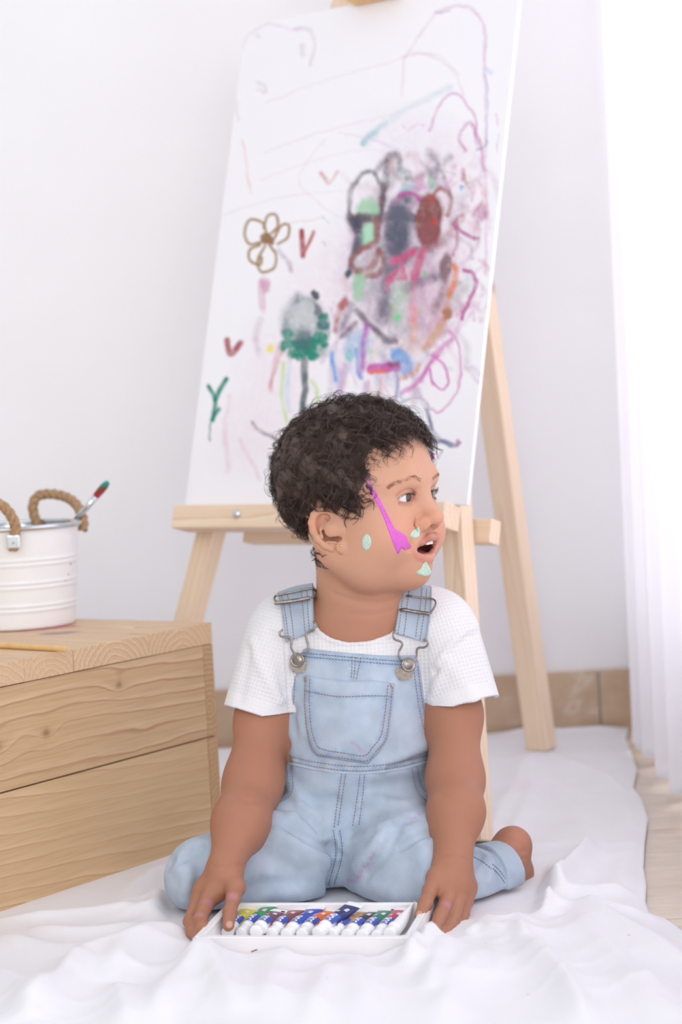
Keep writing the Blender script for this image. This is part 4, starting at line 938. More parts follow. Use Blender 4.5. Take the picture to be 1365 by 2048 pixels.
# open mouth
MC = HL(.0790, 0, -.0757)
head.ell(MC, (.0210, .0184, .0090), HR, k=.002, mode='sub')
UL = [HL(f, l, u) for l, f, u in ((-.0205, .0732, -.0768), (-.0125, .0822, -.0698), (-.0045, .0885, -.0650), (0, .0878, -.0658), (.0045, .0885, -.0650), (.0125, .0822, -.0698), (.0205, .0732, -.0768))]
LL = [HL(f, l, u) for l, f, u in ((-.0205, .0724, -.0778), (-.0135, .0765, -.0840), (-.0050, .0795, -.0872), (0, .0798, -.0874), (.0050, .0795, -.0872), (.0135, .0765, -.0840), (.0205, .0724, -.0778))]
head.chain(UL, [.0022, .0032, .0036, .0034, .0036, .0032, .0022], .0025)
head.chain(LL, [.0022, .0034, .0044, .0045, .0044, .0034, .0022], .0030)
head.ell(HL(.061, 0, -.0840), (.016, .0125, .0050), HR, k=.003)          # tongue
# near ear, shaped in its own plane
def make_ear(side):
    E0 = HL(-.002, -.0650, -.056)
    bo = -hf * math.cos(.60) - hl * math.sin(.60)              # backwards and out
    nrm = np.cross(hu, bo); nrm = nrm if nrm @ np.array([0, -1, 0]) > 0 else -nrm
    def E(x, y, o=0.0):
        o = o + max(0.0, x - 656) * .00024
        d = ray(x, y); k = ((E0 - Cv) @ nrm) / (d @ nrm); P = Cv + d * k + nrm * o
        if side > 0:                                             # the far ear is the mirror image
            P = P - hl * 2 * ((P - HC) @ hl)
        return P
    n2_ = nrm if side < 0 else nrm - hl * 2 * (nrm @ hl)
    b2_ = bo if side < 0 else bo - hl * 2 * (bo @ hl)
    RE = np.stack([n2_, b2_, hu])
    RE = np.stack([n2_, b2_ * math.cos(.32) + hu * math.sin(.32), hu * math.cos(.32) - b2_ * math.sin(.32)])
    e = head
    e.cap(E(668, 1058, -.004), E(674, 1060, -.016), .0130, .0150, k=.006)
    e.ell(E(655, 1059, -.0015), (.0035, .0150, .0225), RE, k=.004)
    e.chain([E(667, 1052), E(664, 1037, .001), E(660, 1026, .002), E(650, 1020, .003), E(639, 1021, .0032), E(629, 1030, .0034), E(625, 1045, .0034), E(628, 1062, .003), E(637, 1078, .0025), E(650, 1090, .002), E(665, 1097, .001)], [.0026, .0031, .0034, .0037, .0038, .0041, .0042, .0041, .0039, .0038, .0038], .0018)
    e.ell(E(685, 1093, .0025), (.0040, .0068, .0070), RE, k=.0022)
    e.chain([E(699, 1078, -.004), E(699, 1094, -.004), E(690, 1108, -.004)], .0012, .004, 'sub')
    e.chain([E(636, 1034, .0030), E(633, 1048, .0030), E(637, 1064, .0028), E(646, 1078, .0024), E(658, 1087, .002)], .0013, .0022, 'sub')      # groove inside the rim
    e.ell(E(655, 1035, .003), (.0030, .0036, .0036), RE, k=.003, mode='sub')
    e.chain([E(652, 1042, .001), E(643, 1058, .0016), E(646, 1072, .0016), E(658, 1081, .0014), E(671, 1083, .001)], [.0020, .0026, .0026, .0024, .0024], .002)
    e.chain([E(662, 1047, .001), E(655, 1062, .001), E(658, 1071, 0), E(668, 1072, 0), E(678, 1076, .001)], [.0030, .0052, .0056, .0050, .0032], .002, 'sub')
    e.ell(E(682, 1061, .002), (.0038, .0034, .0046), RE, k=.0025)
    return E
E_ = make_ear(-1); make_ear(1)
# creases
def fold_px(S, pts, amp, w, Yg=2.05, rad=.14):
    P, N, ok = march(S, spline(np.array(pts, float), max(4, len(pts) * 2)), Yg, rad); P = P[ok]
    if len(P) > 1: S.fold(P, amp, w)
for pts, a_, w_, Y_ in (([(424, 1733), (452, 1727), (482, 1733)], -.0011, .0022, 1.93), ([(876, 1712), (905, 1708), (936, 1722)], -.0012, .0024, 1.93), ([(668, 1188), (712, 1203), (760, 1207), (796, 1197)], -.0015, .003, 2.05), ([(700, 1228), (745, 1230), (788, 1220)], -.0008, .003, 2.05),
        ([(470, 1590), (500, 1603), (540, 1595)], -.0010, .004, 2.03), ([(880, 1590), (915, 1600), (950, 1588)], -.0012, .004, 2.02), ([(1000, 1702), (1020, 1708), (1050, 1702)], -.0010, .0025, 2.05), ([(1000, 1714), (1024, 1720), (1052, 1716)], -.0008, .0025, 2.05)):
    fold_px(body, pts, a_, w_, Y_)
h_body = 0.00125
lo, hi = np.array([-.21, 1.80, -.01]), np.array([.22, 2.22, .60])
V, Q = mesh_sdf(body, lo, hi, h_body)
m = np.ones(len(V), bool)
# pigment
def rb_(c): return np.array(rgb(*c)[:3])
N3 = lambda s, seed: fbm(V[:, 0] * s + V[:, 1] * s * .7, V[:, 2] * s + V[:, 1] * s * .5, seed, 3)
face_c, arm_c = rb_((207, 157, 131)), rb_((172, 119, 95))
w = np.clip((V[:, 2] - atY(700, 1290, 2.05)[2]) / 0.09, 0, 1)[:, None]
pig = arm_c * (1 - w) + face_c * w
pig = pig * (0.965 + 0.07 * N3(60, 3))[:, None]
def spot(center, r, col, a, soft=1.0):
    global pig
    d = np.linalg.norm(V - np.asarray(center), axis=1) / r
    m = (np.clip((1 - d) / soft, 0, 1) * a)[:, None]; pig = pig * (1 - m) + rb_(col) * m
def line(P, r, col, a, soft=0.5):
    global pig
    P = np.asarray(P); best = np.full(len(V), 1e9)
    for i in range(len(P) - 1):
        ba = P[i + 1] - P[i]; pa = V - P[i]; hh = np.clip((pa @ ba) / (ba @ ba), 0, 1); best = np.minimum(best, np.linalg.norm(pa - hh[:, None] * ba, axis=1))
    m = (np.clip((1 - best / r) / soft, 0, 1) * a)[:, None]; pig = pig * (1 - m) + rb_(col) * m
for s in (-1, 1):
    spot(HL(.072, s * .036, -.060), .032, (224, 150, 122), .45)
    spot(HL(.085, s * .012, -.052), .012, (214, 142, 112), .5)
    line([EYE[s] + hf * .011 + hl * x - hu * .0005 for x in (-.011, 0, .011)], .0085, (190, 128, 104), .5, .9)
    # brows
    line([HL(.079, s * .010, -.0070), HL(.073, s * .023, -.0030), HL(.060, s * .037, -.0075), HL(.050, s * .045, -.0130)], .0058, (140, 98, 76), .6, .95)
spot(HL(.096, 0, -.045), .013, (228, 150, 118), .5)
line(UL, .0052, (174, 100, 96), .9, .45); line(LL, .0064, (204, 116, 112), .9, .45)
loc_ = (V - HC) @ HR.T
inside = (((loc_ - np.array([.0790, 0, -.0757])) / np.array([.0225, .0192, .0099])) ** 2).sum(1) < 1.0
deep = inside & (loc_[:, 0] < .0775) & (np.abs(loc_[:, 1]) < .0178)
pig[deep] = rb_((112, 48, 48)) * (.5 + .5 * np.clip((loc_[deep, 0:1] - .060) / .02, 0, 1))
spot(HL(.066, 0, -.0805), .013, (196, 110, 112), .9, .35)
for s in (-1, 1): spot(HL(.0915, s * .0056, -.0572), .0042, (120, 66, 52), .8, .6)
for p, r, c in ((E_(660, 1065, -.002), .010, (188, 112, 92)), (E_(628, 1045, .004), .012, (222, 154, 124))): spot(p, r, c, .6, .8)
spot(atY(1030, 1680, 2.05), .022, (206, 140, 120), .6)
# rubbed pink paint on the fingers
for p, r in ((atY(413, 1812, 1.905), .009), (atY(402, 1836, 1.878), .007), (atY(464, 1795, 1.898), .007), (atY(893, 1813, 1.885), .007), (atY(868, 1858, 1.846), .006), (atY(866, 1868, 1.842), .005), (atY(395, 1862, 1.86), .005)): spot(p, r, (206, 132, 170), .65, .9)
# soft pink rubbed out round the streak, and under the eyes a fold's shade painted in
S_, _n, _o = march(body, np.array([(742, 978), (762, 1012), (781, 1048), (795, 1080), (800, 1102)], float), 2.03, .09)
line(S_, .0062, (212, 128, 184), .38, 1.0); S_, _n, _o = march(body, np.array([(735, 950), (738, 965), (745, 980)], float), 2.03, .09); line(S_, .005, (206, 120, 206), .5, .9)
for s in (-1, 1): line([EYE[s] + hf * (.0125 - .006 * x * x) + hl * x * .012 + hu * (-.0085 + .003 * x * x) for x in np.linspace(-1, 1, 7)], .0026, (176, 118, 96), .45, .9)
# shade of the knuckle creases, painted as darker lines on the skin
for pa_, pb_ in (((448, 1823, 1.876), (470, 1822, 1.880)), ((450, 1827, 1.876), (469, 1826, 1.880)), ((391, 1838, 1.873), (412, 1842, 1.878)), ((843, 1806, 1.874), (862, 1813, 1.876)), ((874, 1828, 1.868), (891, 1836, 1.868)), ((875, 1832, 1.868), (889, 1839, 1.866))):
    line([atY(*pa_), atY(*pb_)], .0016, (150, 92, 72), .5, .9)
# scalp under the hair
HAIR_PX = np.array([(858, 884), (842, 862), (816, 866), (792, 884), (766, 899), (748, 906), (738, 922), (742, 946), (738, 966), (726, 990), (722, 1018), (730, 1036), (706, 1034), (684, 1024), (664, 1014), (640, 1006), (624, 1016), (618, 1045), (622, 1075), (634, 1100), (640, 1124), (620, 1136), (596, 1110), (570, 1066), (540, 1030), (520, 960), (530, 900), (552, 840), (610, 790), (690, 780), (770, 785), (820, 805), (862, 850), (876, 884)], float)
def in_poly(px, poly):
    x, y = px[:, 0], px[:, 1]; r = np.zeros(len(px), bool); n = len(poly)
    for i in range(n):
        x1, y1 = poly[i]; x2, y2 = poly[(i + 1) % n]
        c = ((y1 > y) != (y2 > y)) & (x < (x2 - x1) * (y - y1) / (y2 - y1 + 1e-12) + x1); r ^= c
    return r
def hair_mask(P):
    """inside the hairline, judged on the near half of the head and mirrored"""
    q = (P - HC) @ HR.T; q[:, 1] = -np.abs(q[:, 1]); W = HC + q @ HR
    px = proj(W); vis = q @ np.array([-math.cos(HA), 0, 0])
    m = in_poly(px, HAIR_PX)
    Wn = W; front = q[:, 0] > 0.055
    return m & (q[:, 2] > -.115), px
hm, hpx = hair_mask(V)
headm = (np.linalg.norm(V - HC, axis=1) < .135) & (loc_[:, 2] > -.1)
skl = f_ell(HL(-.005, 0, 0), (.0865, .0735, .0775), HR)(V.astype(F32)) < 0.012
dd, _ = seg_dist(hpx[:, 0], hpx[:, 1], np.vstack([HAIR_PX, HAIR_PX[:1]]))
earm = np.abs(loc_[:, 1]) > .0705
mm = (hm & headm & skl & ~(earm & (loc_[:, 2] < -.03) & (loc_[:, 0] > -.045)))
dd0 = dd; PV, PQ = V, Q
k = (np.clip(dd / 30.0, 0, 1) ** .8 * mm * .93)[:, None]
pig = pig * (1 - k) + rb_((70, 48, 42)) * k
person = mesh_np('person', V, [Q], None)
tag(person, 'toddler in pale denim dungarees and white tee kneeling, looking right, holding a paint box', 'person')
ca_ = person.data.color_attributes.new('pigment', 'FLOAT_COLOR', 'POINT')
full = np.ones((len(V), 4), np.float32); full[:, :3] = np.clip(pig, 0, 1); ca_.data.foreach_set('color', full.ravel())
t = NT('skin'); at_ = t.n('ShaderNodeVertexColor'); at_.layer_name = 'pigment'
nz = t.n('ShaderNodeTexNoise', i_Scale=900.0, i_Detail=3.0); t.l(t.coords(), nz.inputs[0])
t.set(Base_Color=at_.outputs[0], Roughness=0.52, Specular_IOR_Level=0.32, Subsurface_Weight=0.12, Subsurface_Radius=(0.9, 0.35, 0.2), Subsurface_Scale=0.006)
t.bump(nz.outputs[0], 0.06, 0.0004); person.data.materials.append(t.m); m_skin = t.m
# eyeballs
for s in (-1, 1):
    n = 40; g = hf * math.cos(.26) + hl * math.sin(.20) + hu * -0.02; g /= np.linalg.norm(g)
    th = np.linspace(0, np.pi, n); prof = []
    R_ = .0118
    for a_ in th: prof.append(((R_ + (.0007 * max(0, math.cos(a_ * 2.6)) if a_ < .6 else 0)) * math.sin(a_), (R_ + (.0007 * max(0, math.cos(a_ * 2.6)) if a_ < .6 else 0)) * math.cos(a_)))
    EV, EF = lathe_np(prof, 40)
    q = Vector((0, 0, 1)).rotation_difference(Vector(g)).to_matrix()
    o = mesh_np('eye', EV @ np.array(q).T, [EF[0][:, ::-1]], None, person); o.location = tuple(EYE[s])
    an = np.repeat(th, 40); col = np.ones((len(EV), 4), np.float32)
    col[:, :3] = rb_((226, 220, 220)); col[an < .60, :3] = rb_((62, 42, 36)); col[(an > .52) & (an < .62), :3] = rb_((34, 24, 22)); col[an < .27, :3] = rb_((10, 8, 8))
    c2 = o.data.color_attributes.new('pigment', 'FLOAT_COLOR', 'POINT'); c2.data.foreach_set('color', col.ravel())
    if s < 0:
        te = NT('eye'); a2 = te.n('ShaderNodeVertexColor'); a2.layer_name = 'pigment'; te.set(Base_Color=a2.outputs[0], Roughness=0.06, Specular_IOR_Level=0.6, Coat_Weight=0.6, Coat_Roughness=0.03); m_eye = te.m
    o.data.materials.append(m_eye)
# teeth
m_tooth = plain('tooth_enamel', rgb(246, 240, 230), 0.18, noise=0.01)
for l in (-.0034, .0034, -.0096, .0096):
    bm = bmesh.new(); w_ = .0062 if abs(l) < .005 else .0052
    hgt = .0066 if abs(l) < .005 else .004
    box_bm(bm, (.0028, w_, hgt), (0, 0, 0), bevel=.0012, seg=3)
    o = obj('tooth', bm, m_tooth, person, True)
    mt = Matrix.Identity(4); RR = rotz(HR, l * 30)
    for i in range(3):
        for j in range(3): mt[i][j] = RR[j][i]
        mt[i][3] = HL(.0842 - abs(l) * .28, l, -.0700 - (.0 if abs(l) < .005 else -.0012))[i]
    o.matrix_world = mt; o.parent = person
# ear stud
m_gold = plain('gold', rgb(226, 178, 110), 0.2, metal=1.0, noise=0.02)
bm = bmesh.new(); bmesh.ops.create_icosphere(bm, subdivisions=3, radius=.0021)
o = obj('ear_stud', bm, m_gold, person, True); o.location = tuple(E_(682, 1090, .0055)); o['label'] = 'tiny gold ball stud'
# lashes and brow hairs
m_lash = plain('dark_lash', rgb(38, 28, 26), 0.5)
paths, radii = [], []; rr_ = random.Random(4)
for s in (-1, 1):
    e = EYE[s]; Rl = rotx(rotz(HR, s * math.radians(14)), s * math.radians(-6))
    for i in range(30):
        x = -1 + 2 * i / 29; x += rr_.uniform(-.03, .03)
        b = e + Rl[0] * (.0130 - .0035 * x * x) + Rl[1] * x * .0110 + Rl[2] * (.0036 - .0036 * x * x)
        out = Rl[0] * .8 + Rl[1] * x * .5 + Rl[2] * .05; up = Rl[2]
        L = .0068 * (1 - .3 * abs(x)) * rr_.uniform(.8, 1.1)
        paths.append(np.array([b, b + out * L * .4 - up * L * .04, b + out * L * .75 + up * L * .18, b + out * L * .95 + up * L * .5])); radii.append(np.array([.00016, .00015, .0001, .00004]))
    for i in range(16):
        x = -1 + 2 * i / 15
        b = e + Rl[0] * (.0126 - .0035 * x * x) + Rl[1] * x * .0105 + Rl[2] * (-.0046 + .0030 * x * x)
        paths.append(np.array([b, b + Rl[0] * .0016 - Rl[2] * .0006, b + Rl[0] * .0026 - Rl[2] * .0016])); radii.append(np.array([.00012, .0001, .00004]))
LV, LF = tube_np(paths, radii, 4); tag(mesh_np('eyelashes', LV, LF, m_lash, person), kind='stuff')
m_brow = plain('brow_hair', rgb(168, 122, 98), 0.6)
paths, radii = [], []
for s in (-1, 1):
    for i in range(210):
        x = rr_.random(); base = spline(np.array([(.0795, .010, -.0070), (.0745, .023, -.0030), (.061, .037, -.0075), (.050, .045, -.0125)]), 50)[int(x * 49)]
        P0 = HL(base[0] + .012, s * base[1], base[2] + rr_.uniform(-.0018, .0018))
        paths.append((P0, s)); 
pp, dirs = [], []
for P0, s in paths: pp.append(P0); dirs.append(s)
pp = np.array(pp); cB = pp.mean(0).astype(F32)
Pq = pp.copy()
for _ in range(25):
    d = body(Pq.astype(F32), HC.astype(F32), .12); Pq = Pq - hf * np.clip(d, -.004, .004)[:, None] * .8
Nq = normals(body, Pq.astype(F32), HC.astype(F32), .12)
pths, radii = [], []
for P0, n_, s in zip(Pq, Nq, dirs):
    tdir = hl * s * .9 + hu * rr_.uniform(-.1, .5); tdir = tdir - n_ * (tdir @ n_); tdir /= np.linalg.norm(tdir); L = rr_.uniform(.003, .005)
    pths.append(np.array([P0 - n_ * .0002, P0 + tdir * L * .5 + n_ * .0004, P0 + tdir * L + n_ * .0003])); radii.append(np.array([.00009, .00008, .00003]))
LV, LF = tube_np(pths, radii, 3); tag(mesh_np('eyebrows', LV, LF, m_brow, person), kind='stuff')
# face paint: thin dried layers
m_pp = plain('pink_face_paint', rgb(216, 100, 198), 0.65, noise=0.10, scale=500, bump=0.5)
m_mp = plain('mint_face_paint', rgb(192, 216, 200), 0.5, noise=0.10, scale=700, bump=0.7)
fp = dict(Yg=2.03, rad=0.09)
o = patch('pink_paint_streak', [(738, 974), (745, 978), (757, 994), (769, 1017), (782, 1042), (793, 1064), (803, 1084), (809, 1082), (813, 1072), (817, 1085), (822, 1091), (820, 1097), (811, 1100), (803, 1097), (797, 1108), (793, 1102), (787, 1088), (779, 1066), (767, 1034), (753, 1003), (742, 985)], body, m_pp, person, .0005, 0, 7, dens=120, noise=.0004, **fp); o['label'] = 'pink paint streak across the cheek'
o = patch('pink_paint_dab', [(862, 904), (867, 907), (869, 917), (865, 916)], body, m_pp, person, .0004, 0, 3, dens=24, Yg=2.04, rad=.06)
for ol in ([(734, 1067), (741, 1074), (743, 1086), (738, 1098), (732, 1101), (726, 1094), (725, 1080), (729, 1071)], [(838, 1052), (841, 1064), (838, 1074), (829, 1077), (821, 1072), (826, 1062), (832, 1058)], [(853, 1123), (859, 1134), (863, 1146), (855, 1152), (843, 1151), (833, 1145), (842, 1138), (847, 1128)]):
    o = patch('mint_paint_dab', ol, body, m_mp, person, .0008, 0, 7, dens=48, noise=.0009, **fp); o['label'] = 'pale mint paint dab'
# finger nails
m_nail = plain('nail', rgb(198, 142, 122), 0.3, noise=0.02)
for (x, y, rx, ry, a_, Yg) in ((459, 1849, 7.5, 8, .1, 1.86), (839, 1829, 7, 8, .5, 1.86), (863, 1882, 5, 6, .2, 1.84)):
    ol = [(x + rx * math.cos(q_) * math.cos(a_) - ry * math.sin(q_) * math.sin(a_), y + rx * math.cos(q_) * math.sin(a_) + ry * math.sin(q_) * math.cos(a_)) for q_ in np.linspace(0, 2 * np.pi, 11)[:-1]]
    patch('fingernail', ol, body, m_nail, person, .0004, 0, 4, Yg=Yg, rad=.05, dens=32)
# ------------------------------------------------------------------ the white waffle tee
def plane_cut(f, p, n):
    p = np.asarray(p, F32); n = np.asarray(n, F32)
    return lambda P: np.maximum(f(P), (P - p) @ n)
def poly_sd(x, y, poly):
    d = np.full(x.shape, 1e9, F32); ins = np.zeros(x.shape, bool); n = len(poly)
    for i in range(n):
        ax, ay = poly[i]; bx, by = poly[(i + 1) % n]
        dx, dy = bx - ax, by - ay; t = np.clip(((x - ax) * dx + (y - ay) * dy) / (dx * dx + dy * dy + 1e-12), 0, 1)
        d = np.minimum(d, (x - ax - t * dx) ** 2 + (y - ay - t * dy) ** 2)
        ins ^= ((ay > y) != (by > y)) & (x < dx * (y - ay) / (dy + 1e-12) + ax)
    return np.where(ins, -1, 1) * np.sqrt(d)
def outline(px, Y): return [tuple(atY(x, y, Y)[[0, 2]]) for x, y in px]
def f_prism(poly, y1):
    """upright outline in X-Z reaching back to the depth y1"""
    return lambda P: np.maximum(poly_sd(P[:, 0], P[:, 2], poly), P[:, 1] - y1)
shirt = Sdf()
shirt.ell(T_CH, (.0785, .0595, .088), k=.02)
shirt.cap(atY(588, 1256, 2.112), atY(866, 1246, 2.112), .0345, k=.03)
shirt.cap(atY(640, 1222, 2.115), atY(560, 1256, 2.112), .024, .026, k=.02).cap(atY(812, 1214, 2.115), atY(885, 1246, 2.112), .024, .026, k=.02)
shirt.cap(atY(626, 1202, 2.115), atY(560, 1230, 2.112), .014, .019, k=.015).cap(atY(806, 1194, 2.115), atY(880, 1226, 2.112), .014, .019, k=.015)
shirt.ell(T_BE, (.0800, .0645, .082), k=.03)
SL = []
for S_, H_, r0, r1, arm in ((atY(560, 1284, 2.10), atY(513, 1431, 2.085), .0385, .0348, -1), (atY(888, 1274, 2.10), atY(931, 1413, 2.08), .0385, .0368, 1)):
    n_ = (H_ - S_); n_ /= np.linalg.norm(n_); SL.append((S_, H_, n_))
    f = plane_cut(f_cap(S_, H_ + n_ * .03, r0, r1), H_, n_)
    shirt.op(f, (S_ + H_) / 2, .075, .014)
    shirt.cap(H_ - n_ * .020, H_ + n_ * .05, r1 - .0052, r1 - .0026, k=.0012, mode='sub')
    q = np.cross(n_, [0, 1, 0]); q /= np.linalg.norm(q)
under = Sdf(); under.ops = list(shirt.ops)
NECK = [(628, 1140), (626, 1196), (625, 1236), (636, 1262), (662, 1278), (696, 1286), (740, 1283), (782, 1269), (801, 1251), (806, 1222), (808, 1190), (808, 1140)]
shirt.op(f_prism(outline(NECK, 2.055), 2.10), atY(712, 1215, 2.05), .10, .002, 'sub')
shirt.cap(atY(722, 1235, 2.112), atY(722, 1080, 2.112), .050, .052, k=.004, mode='sub')
shirt.cap(atY(712, 1640, 2.10), atY(712, 1700, 2.10), .085, k=.002, mode='sub')
for pts, a, w in (([(505, 1282), (520, 1330), (560, 1400)], .0022, .006), ([(540, 1270), (560, 1320), (572, 1380)], -.0030, .006), ([(498, 1300), (490, 1350), (480, 1400)], -.0015, .006), ([(880, 1330), (905, 1290), (945, 1255)], .0030, .005), ([(872, 1345), (900, 1305), (940, 1270)], -.0030, .004), ([(864, 1400), (880, 1350), (890, 1320)], .0022, .006), ([(952, 1245), (962, 1300), (980, 1360)], .0018, .006), ([(655, 1292), (690, 1296), (730, 1298)], -.0012, .004), ([(900, 1330), (930, 1370), (950, 1400)], .0014, .008)):
    fold_px(shirt, pts, a * 1.6, w, 2.06)
PXN, NN, ok = march(shirt, spline(np.array([(622, 1240), (640, 1266), (664, 1281), (697, 1289), (740, 1286), (782, 1272), (801, 1256)], float), 16), 2.055)
shirt.chain(PXN - NN * .0008, .0021, .002)
V, Q = mesh_sdf(shirt, (-.15, 1.98, .19), (.16, 2.20, .50), .0017)
m = NT('white_waffle_knit'); at_ = m.n('ShaderNodeAttribute', attribute_name='knit'); sp = m.n('ShaderNodeSeparateXYZ'); m.l(at_.outputs['Vector'], sp.inputs[0])
k_ = 2 * math.pi / .0042
a1_ = m.math('ABSOLUTE', m.math('SINE', m.math('MULTIPLY', sp.outputs[0], k_ / 2))); a2_ = m.math('ABSOLUTE', m.math('SINE', m.math('MULTIPLY', sp.outputs[1], k_ / 2)))
hh = m.math('MULTIPLY', m.math('POWER', a1_, 0.6), m.math('POWER', a2_, 0.6))
hh = m.math('SUBTRACT', 1.0, m.math('MULTIPLY', hh, sp.outputs[2]))
m.set(Base_Color=m.ramp(hh, [(0.0, rgb(221, 219, 222)), (0.5, rgb(232, 230, 233))]), Roughness=0.9, Specular_IOR_Level=0.15, Sheen_Weight=0.15)
m.bump(hh, 0.42, 0.0011); m_knit = m.m
tee = mesh_np('tee_shirt', V, [Q], m_knit, person); tee['label'] = 'white waffle-knit short-sleeved tee'
kn = np.stack([V[:, 0], V[:, 2], np.ones(len(V))], 1)
for (S_, H_, n_), s in zip(SL, (-1, 1)):
    q = np.cross(n_, [0, 1, 0]); q /= np.linalg.norm(q)
    rel = V - S_; ax = rel @ n_; ra_ = rel - ax[:, None] * n_; ang = np.arctan2(ra_ @ q, ra_[:, 1] * -1)
    sel = (V[:, 0] < atY(574, 1400, 2.06)[0]) if s < 0 else (V[:, 0] > atY(862, 1400, 2.06)[0])
    kn[sel] = np.stack([ang * .037, ax, np.ones(len(V))], 1)[sel]
    hem = sel & (np.abs((V - H_) @ n_ + .008) < .0075); kn[hem, 2] = .35
a_ = tee.data.attributes.new('knit', 'FLOAT_VECTOR', 'POINT'); a_.data.foreach_set('vector', kn.astype(F32).ravel())

# ------------------------------------------------------------------ dungarees
dung = Sdf()
WAIST = [(480, 1532), (572, 1524), (620, 1534), (680, 1543), (740, 1545), (800, 1537), (862, 1522), (960, 1520), (980, 1900), (460, 1900)]
BIB = [(583, 1298), (640, 1304), (712, 1309), (780, 1315), (842, 1317), (847, 1352), (853, 1405), (863, 1464), (872, 1500), (870, 1560), (560, 1560), (560, 1500), (571, 1440), (573, 1400), (575, 1340)]
wp, bp = outline(WAIST, 2.04), outline(BIB, 2.04)
fB, fP = f_ell(T_BE, (.0815, .0675, .092)), f_ell(T_PE, (.089, .071, .072)); fC = f_ell(T_CH, (.0785, .0595, .088))
def f_lower(P):
    b = smin(fB(P), fP(P), .03) - .0015
    return smax(b, poly_sd(P[:, 0], P[:, 2], wp), .002)
def f_bib(P):
    b = smin(fC(P) - .0038, fB(P), .03)
    return smax(np.maximum(b, P[:, 1] - 2.095), poly_sd(P[:, 0], P[:, 2], bp), .002)
dung.op(f_lower, (T_BE + T_PE) / 2, .13, .002).op(f_bib, atY(712, 1430, 2.06), .12, .003)
dung.chain([atY(652, 1672, 2.09), atY(548, 1722, 2.035), atY(412, 1752, 2.005)], [.058, .0525, .0405], .022)
dung.chain([atY(408, 1760, 2.01), atY(455, 1776, 2.12)], [.037, .030], .012)
dung.chain([atY(762, 1672, 2.09), atY(826, 1732, 2.005), atY(862, 1774, 1.968)], [.058, .0530, .0410], .022)
dung.chain([atY(862, 1780, 1.970), atY(930, 1766, 2.0), atY(975, 1758, 2.022)], [.0375, .0320, .0285], .012)
ax_ = atY(1004, 1748, 2.042) - atY(930, 1766, 2.0); ax_ /= np.linalg.norm(ax_)
C0 = atY(966, 1757, 2.018); C1 = atY(1000, 1748, 2.038)
dung.op(plane_cut(plane_cut(f_cap(C0 - ax_ * .03, C1 + ax_ * .03, .0352, .0342), C1, ax_), C0, -ax_), (C0 + C1) / 2, .06, .003)     # turned-up cuff
dung.cap(C1 - ax_ * .012, C1 + ax_ * .05, .0275, .0295, k=.002, mode='sub')
dung.op(lambda P: P[:, 2] - .0075, (0, 2.0, -.5), 1.2, .008, 'sub')
dung.ell(atY(660, 1826, 2.0), (.036, .06, .015), k=.010, mode='sub')
for pts, a, w in (
    ([(589, 1634), (623, 1667), (663, 1680)], .0050, .0065), ([(560, 1669), (606, 1691), (655, 1722)], .0045, .0085), ([(549, 1611), (594, 1619), (640, 1662)], -.0050, .0060), ([(575, 1655), (620, 1682), (660, 1700)], -.0045, .0050),
    ([(663, 1690), (672, 1731), (657, 1777)], -.0050, .0060), ([(691, 1691), (731, 1669), (777, 1651)], .0045, .0065), ([(700, 1670), (766, 1654), (822, 1634)], -.0050, .0055), ([(800, 1693), (834, 1676), (864, 1664)], -.0055, .0045),
    ([(768, 1651), (754, 1691), (716, 1733)], .0048, .0075), ([(790, 1665), (772, 1705), (735, 1745)], -.0035, .0060), ([(423, 1688), (463, 1676), (515, 1668)], .0030, .0080), ([(354, 1728), (376, 1752), (372, 1796)], .0040, .0080), ([(336, 1724), (364, 1717), (398, 1694)], -.0050, .0060),
    ([(395, 1700), (400, 1740), (395, 1790)], -.0030, .0070), ([(480, 1806), (540, 1788), (640, 1784)], .0040, .0080), ([(470, 1790), (540, 1768), (620, 1768)], -.0030, .0070), ([(520, 1700), (560, 1730), (610, 1750)], -.0030, .0090), ([(690, 1780), (740, 1772), (790, 1790)], .0030, .0080),
    ([(566, 1545), (590, 1580), (600, 1606)], .0030, .0060), ([(572, 1490), (566, 1510), (574, 1528)], -.0040, .0060), ([(590, 1592), (630, 1602), (668, 1600)], -.0022, .0070), ([(745, 1600), (800, 1610), (850, 1600)], .0026, .0080), ([(740, 1580), (790, 1570), (850, 1560)], -.0020, .0080),
    ([(584, 1420), (600, 1480), (640, 1528)], -.0022, .0070), ([(770, 1530), (815, 1508), (858, 1490)], .0030, .0070), ([(780, 1538), (830, 1520), (862, 1508)], -.0030, .0040), ([(600, 1440), (612, 1500), (650, 1532)], .0020, .0060),
    ([(940, 1745), (955, 1720), (960, 1708)], -.0040, .0040), ([(944, 1700), (980, 1716), (975, 1760)], .0022, .0070), ([(890, 1800), (930, 1790), (950, 1780)], -.0030, .0070), ([(840, 1680), (850, 1730), (850, 1790)], .0026, .0100)):
    fold_px(dung, pts, a * 2.2, w, 2.03)
V, Q = mesh_sdf(dung, (-.20, 1.90, 0), (.19, 2.20, .32), .0018)
m_den = NT('pale_denim'); at_ = m_den.n('ShaderNodeVertexColor'); at_.layer_name = 'pigment'
co = m_den.coords()
w1 = m_den.n('ShaderNodeTexWave', i_Scale=190.0, i_Distortion=0.8, i_Detail=1.0); w1.bands_direction = 'DIAGONAL'; m_den.l(m_den.coords((1.15, .25, 1)), w1.inputs[0])
w1.inputs['Detail Scale'].default_value = 3.0
nz = m_den.n('ShaderNodeTexNoise', i_Scale=1500.0, i_Detail=2.0); m_den.l(co, nz.inputs[0])
n2 = m_den.n('ShaderNodeTexNoise', i_Scale=26.0, i_Detail=4.0, i_Roughness=0.6); m_den.l(co, n2.inputs[0])
tw = m_den.math('ADD', m_den.math('MULTIPLY', w1.outputs['Fac'], 0.6), m_den.math('MULTIPLY', nz.outputs[0], 0.5))
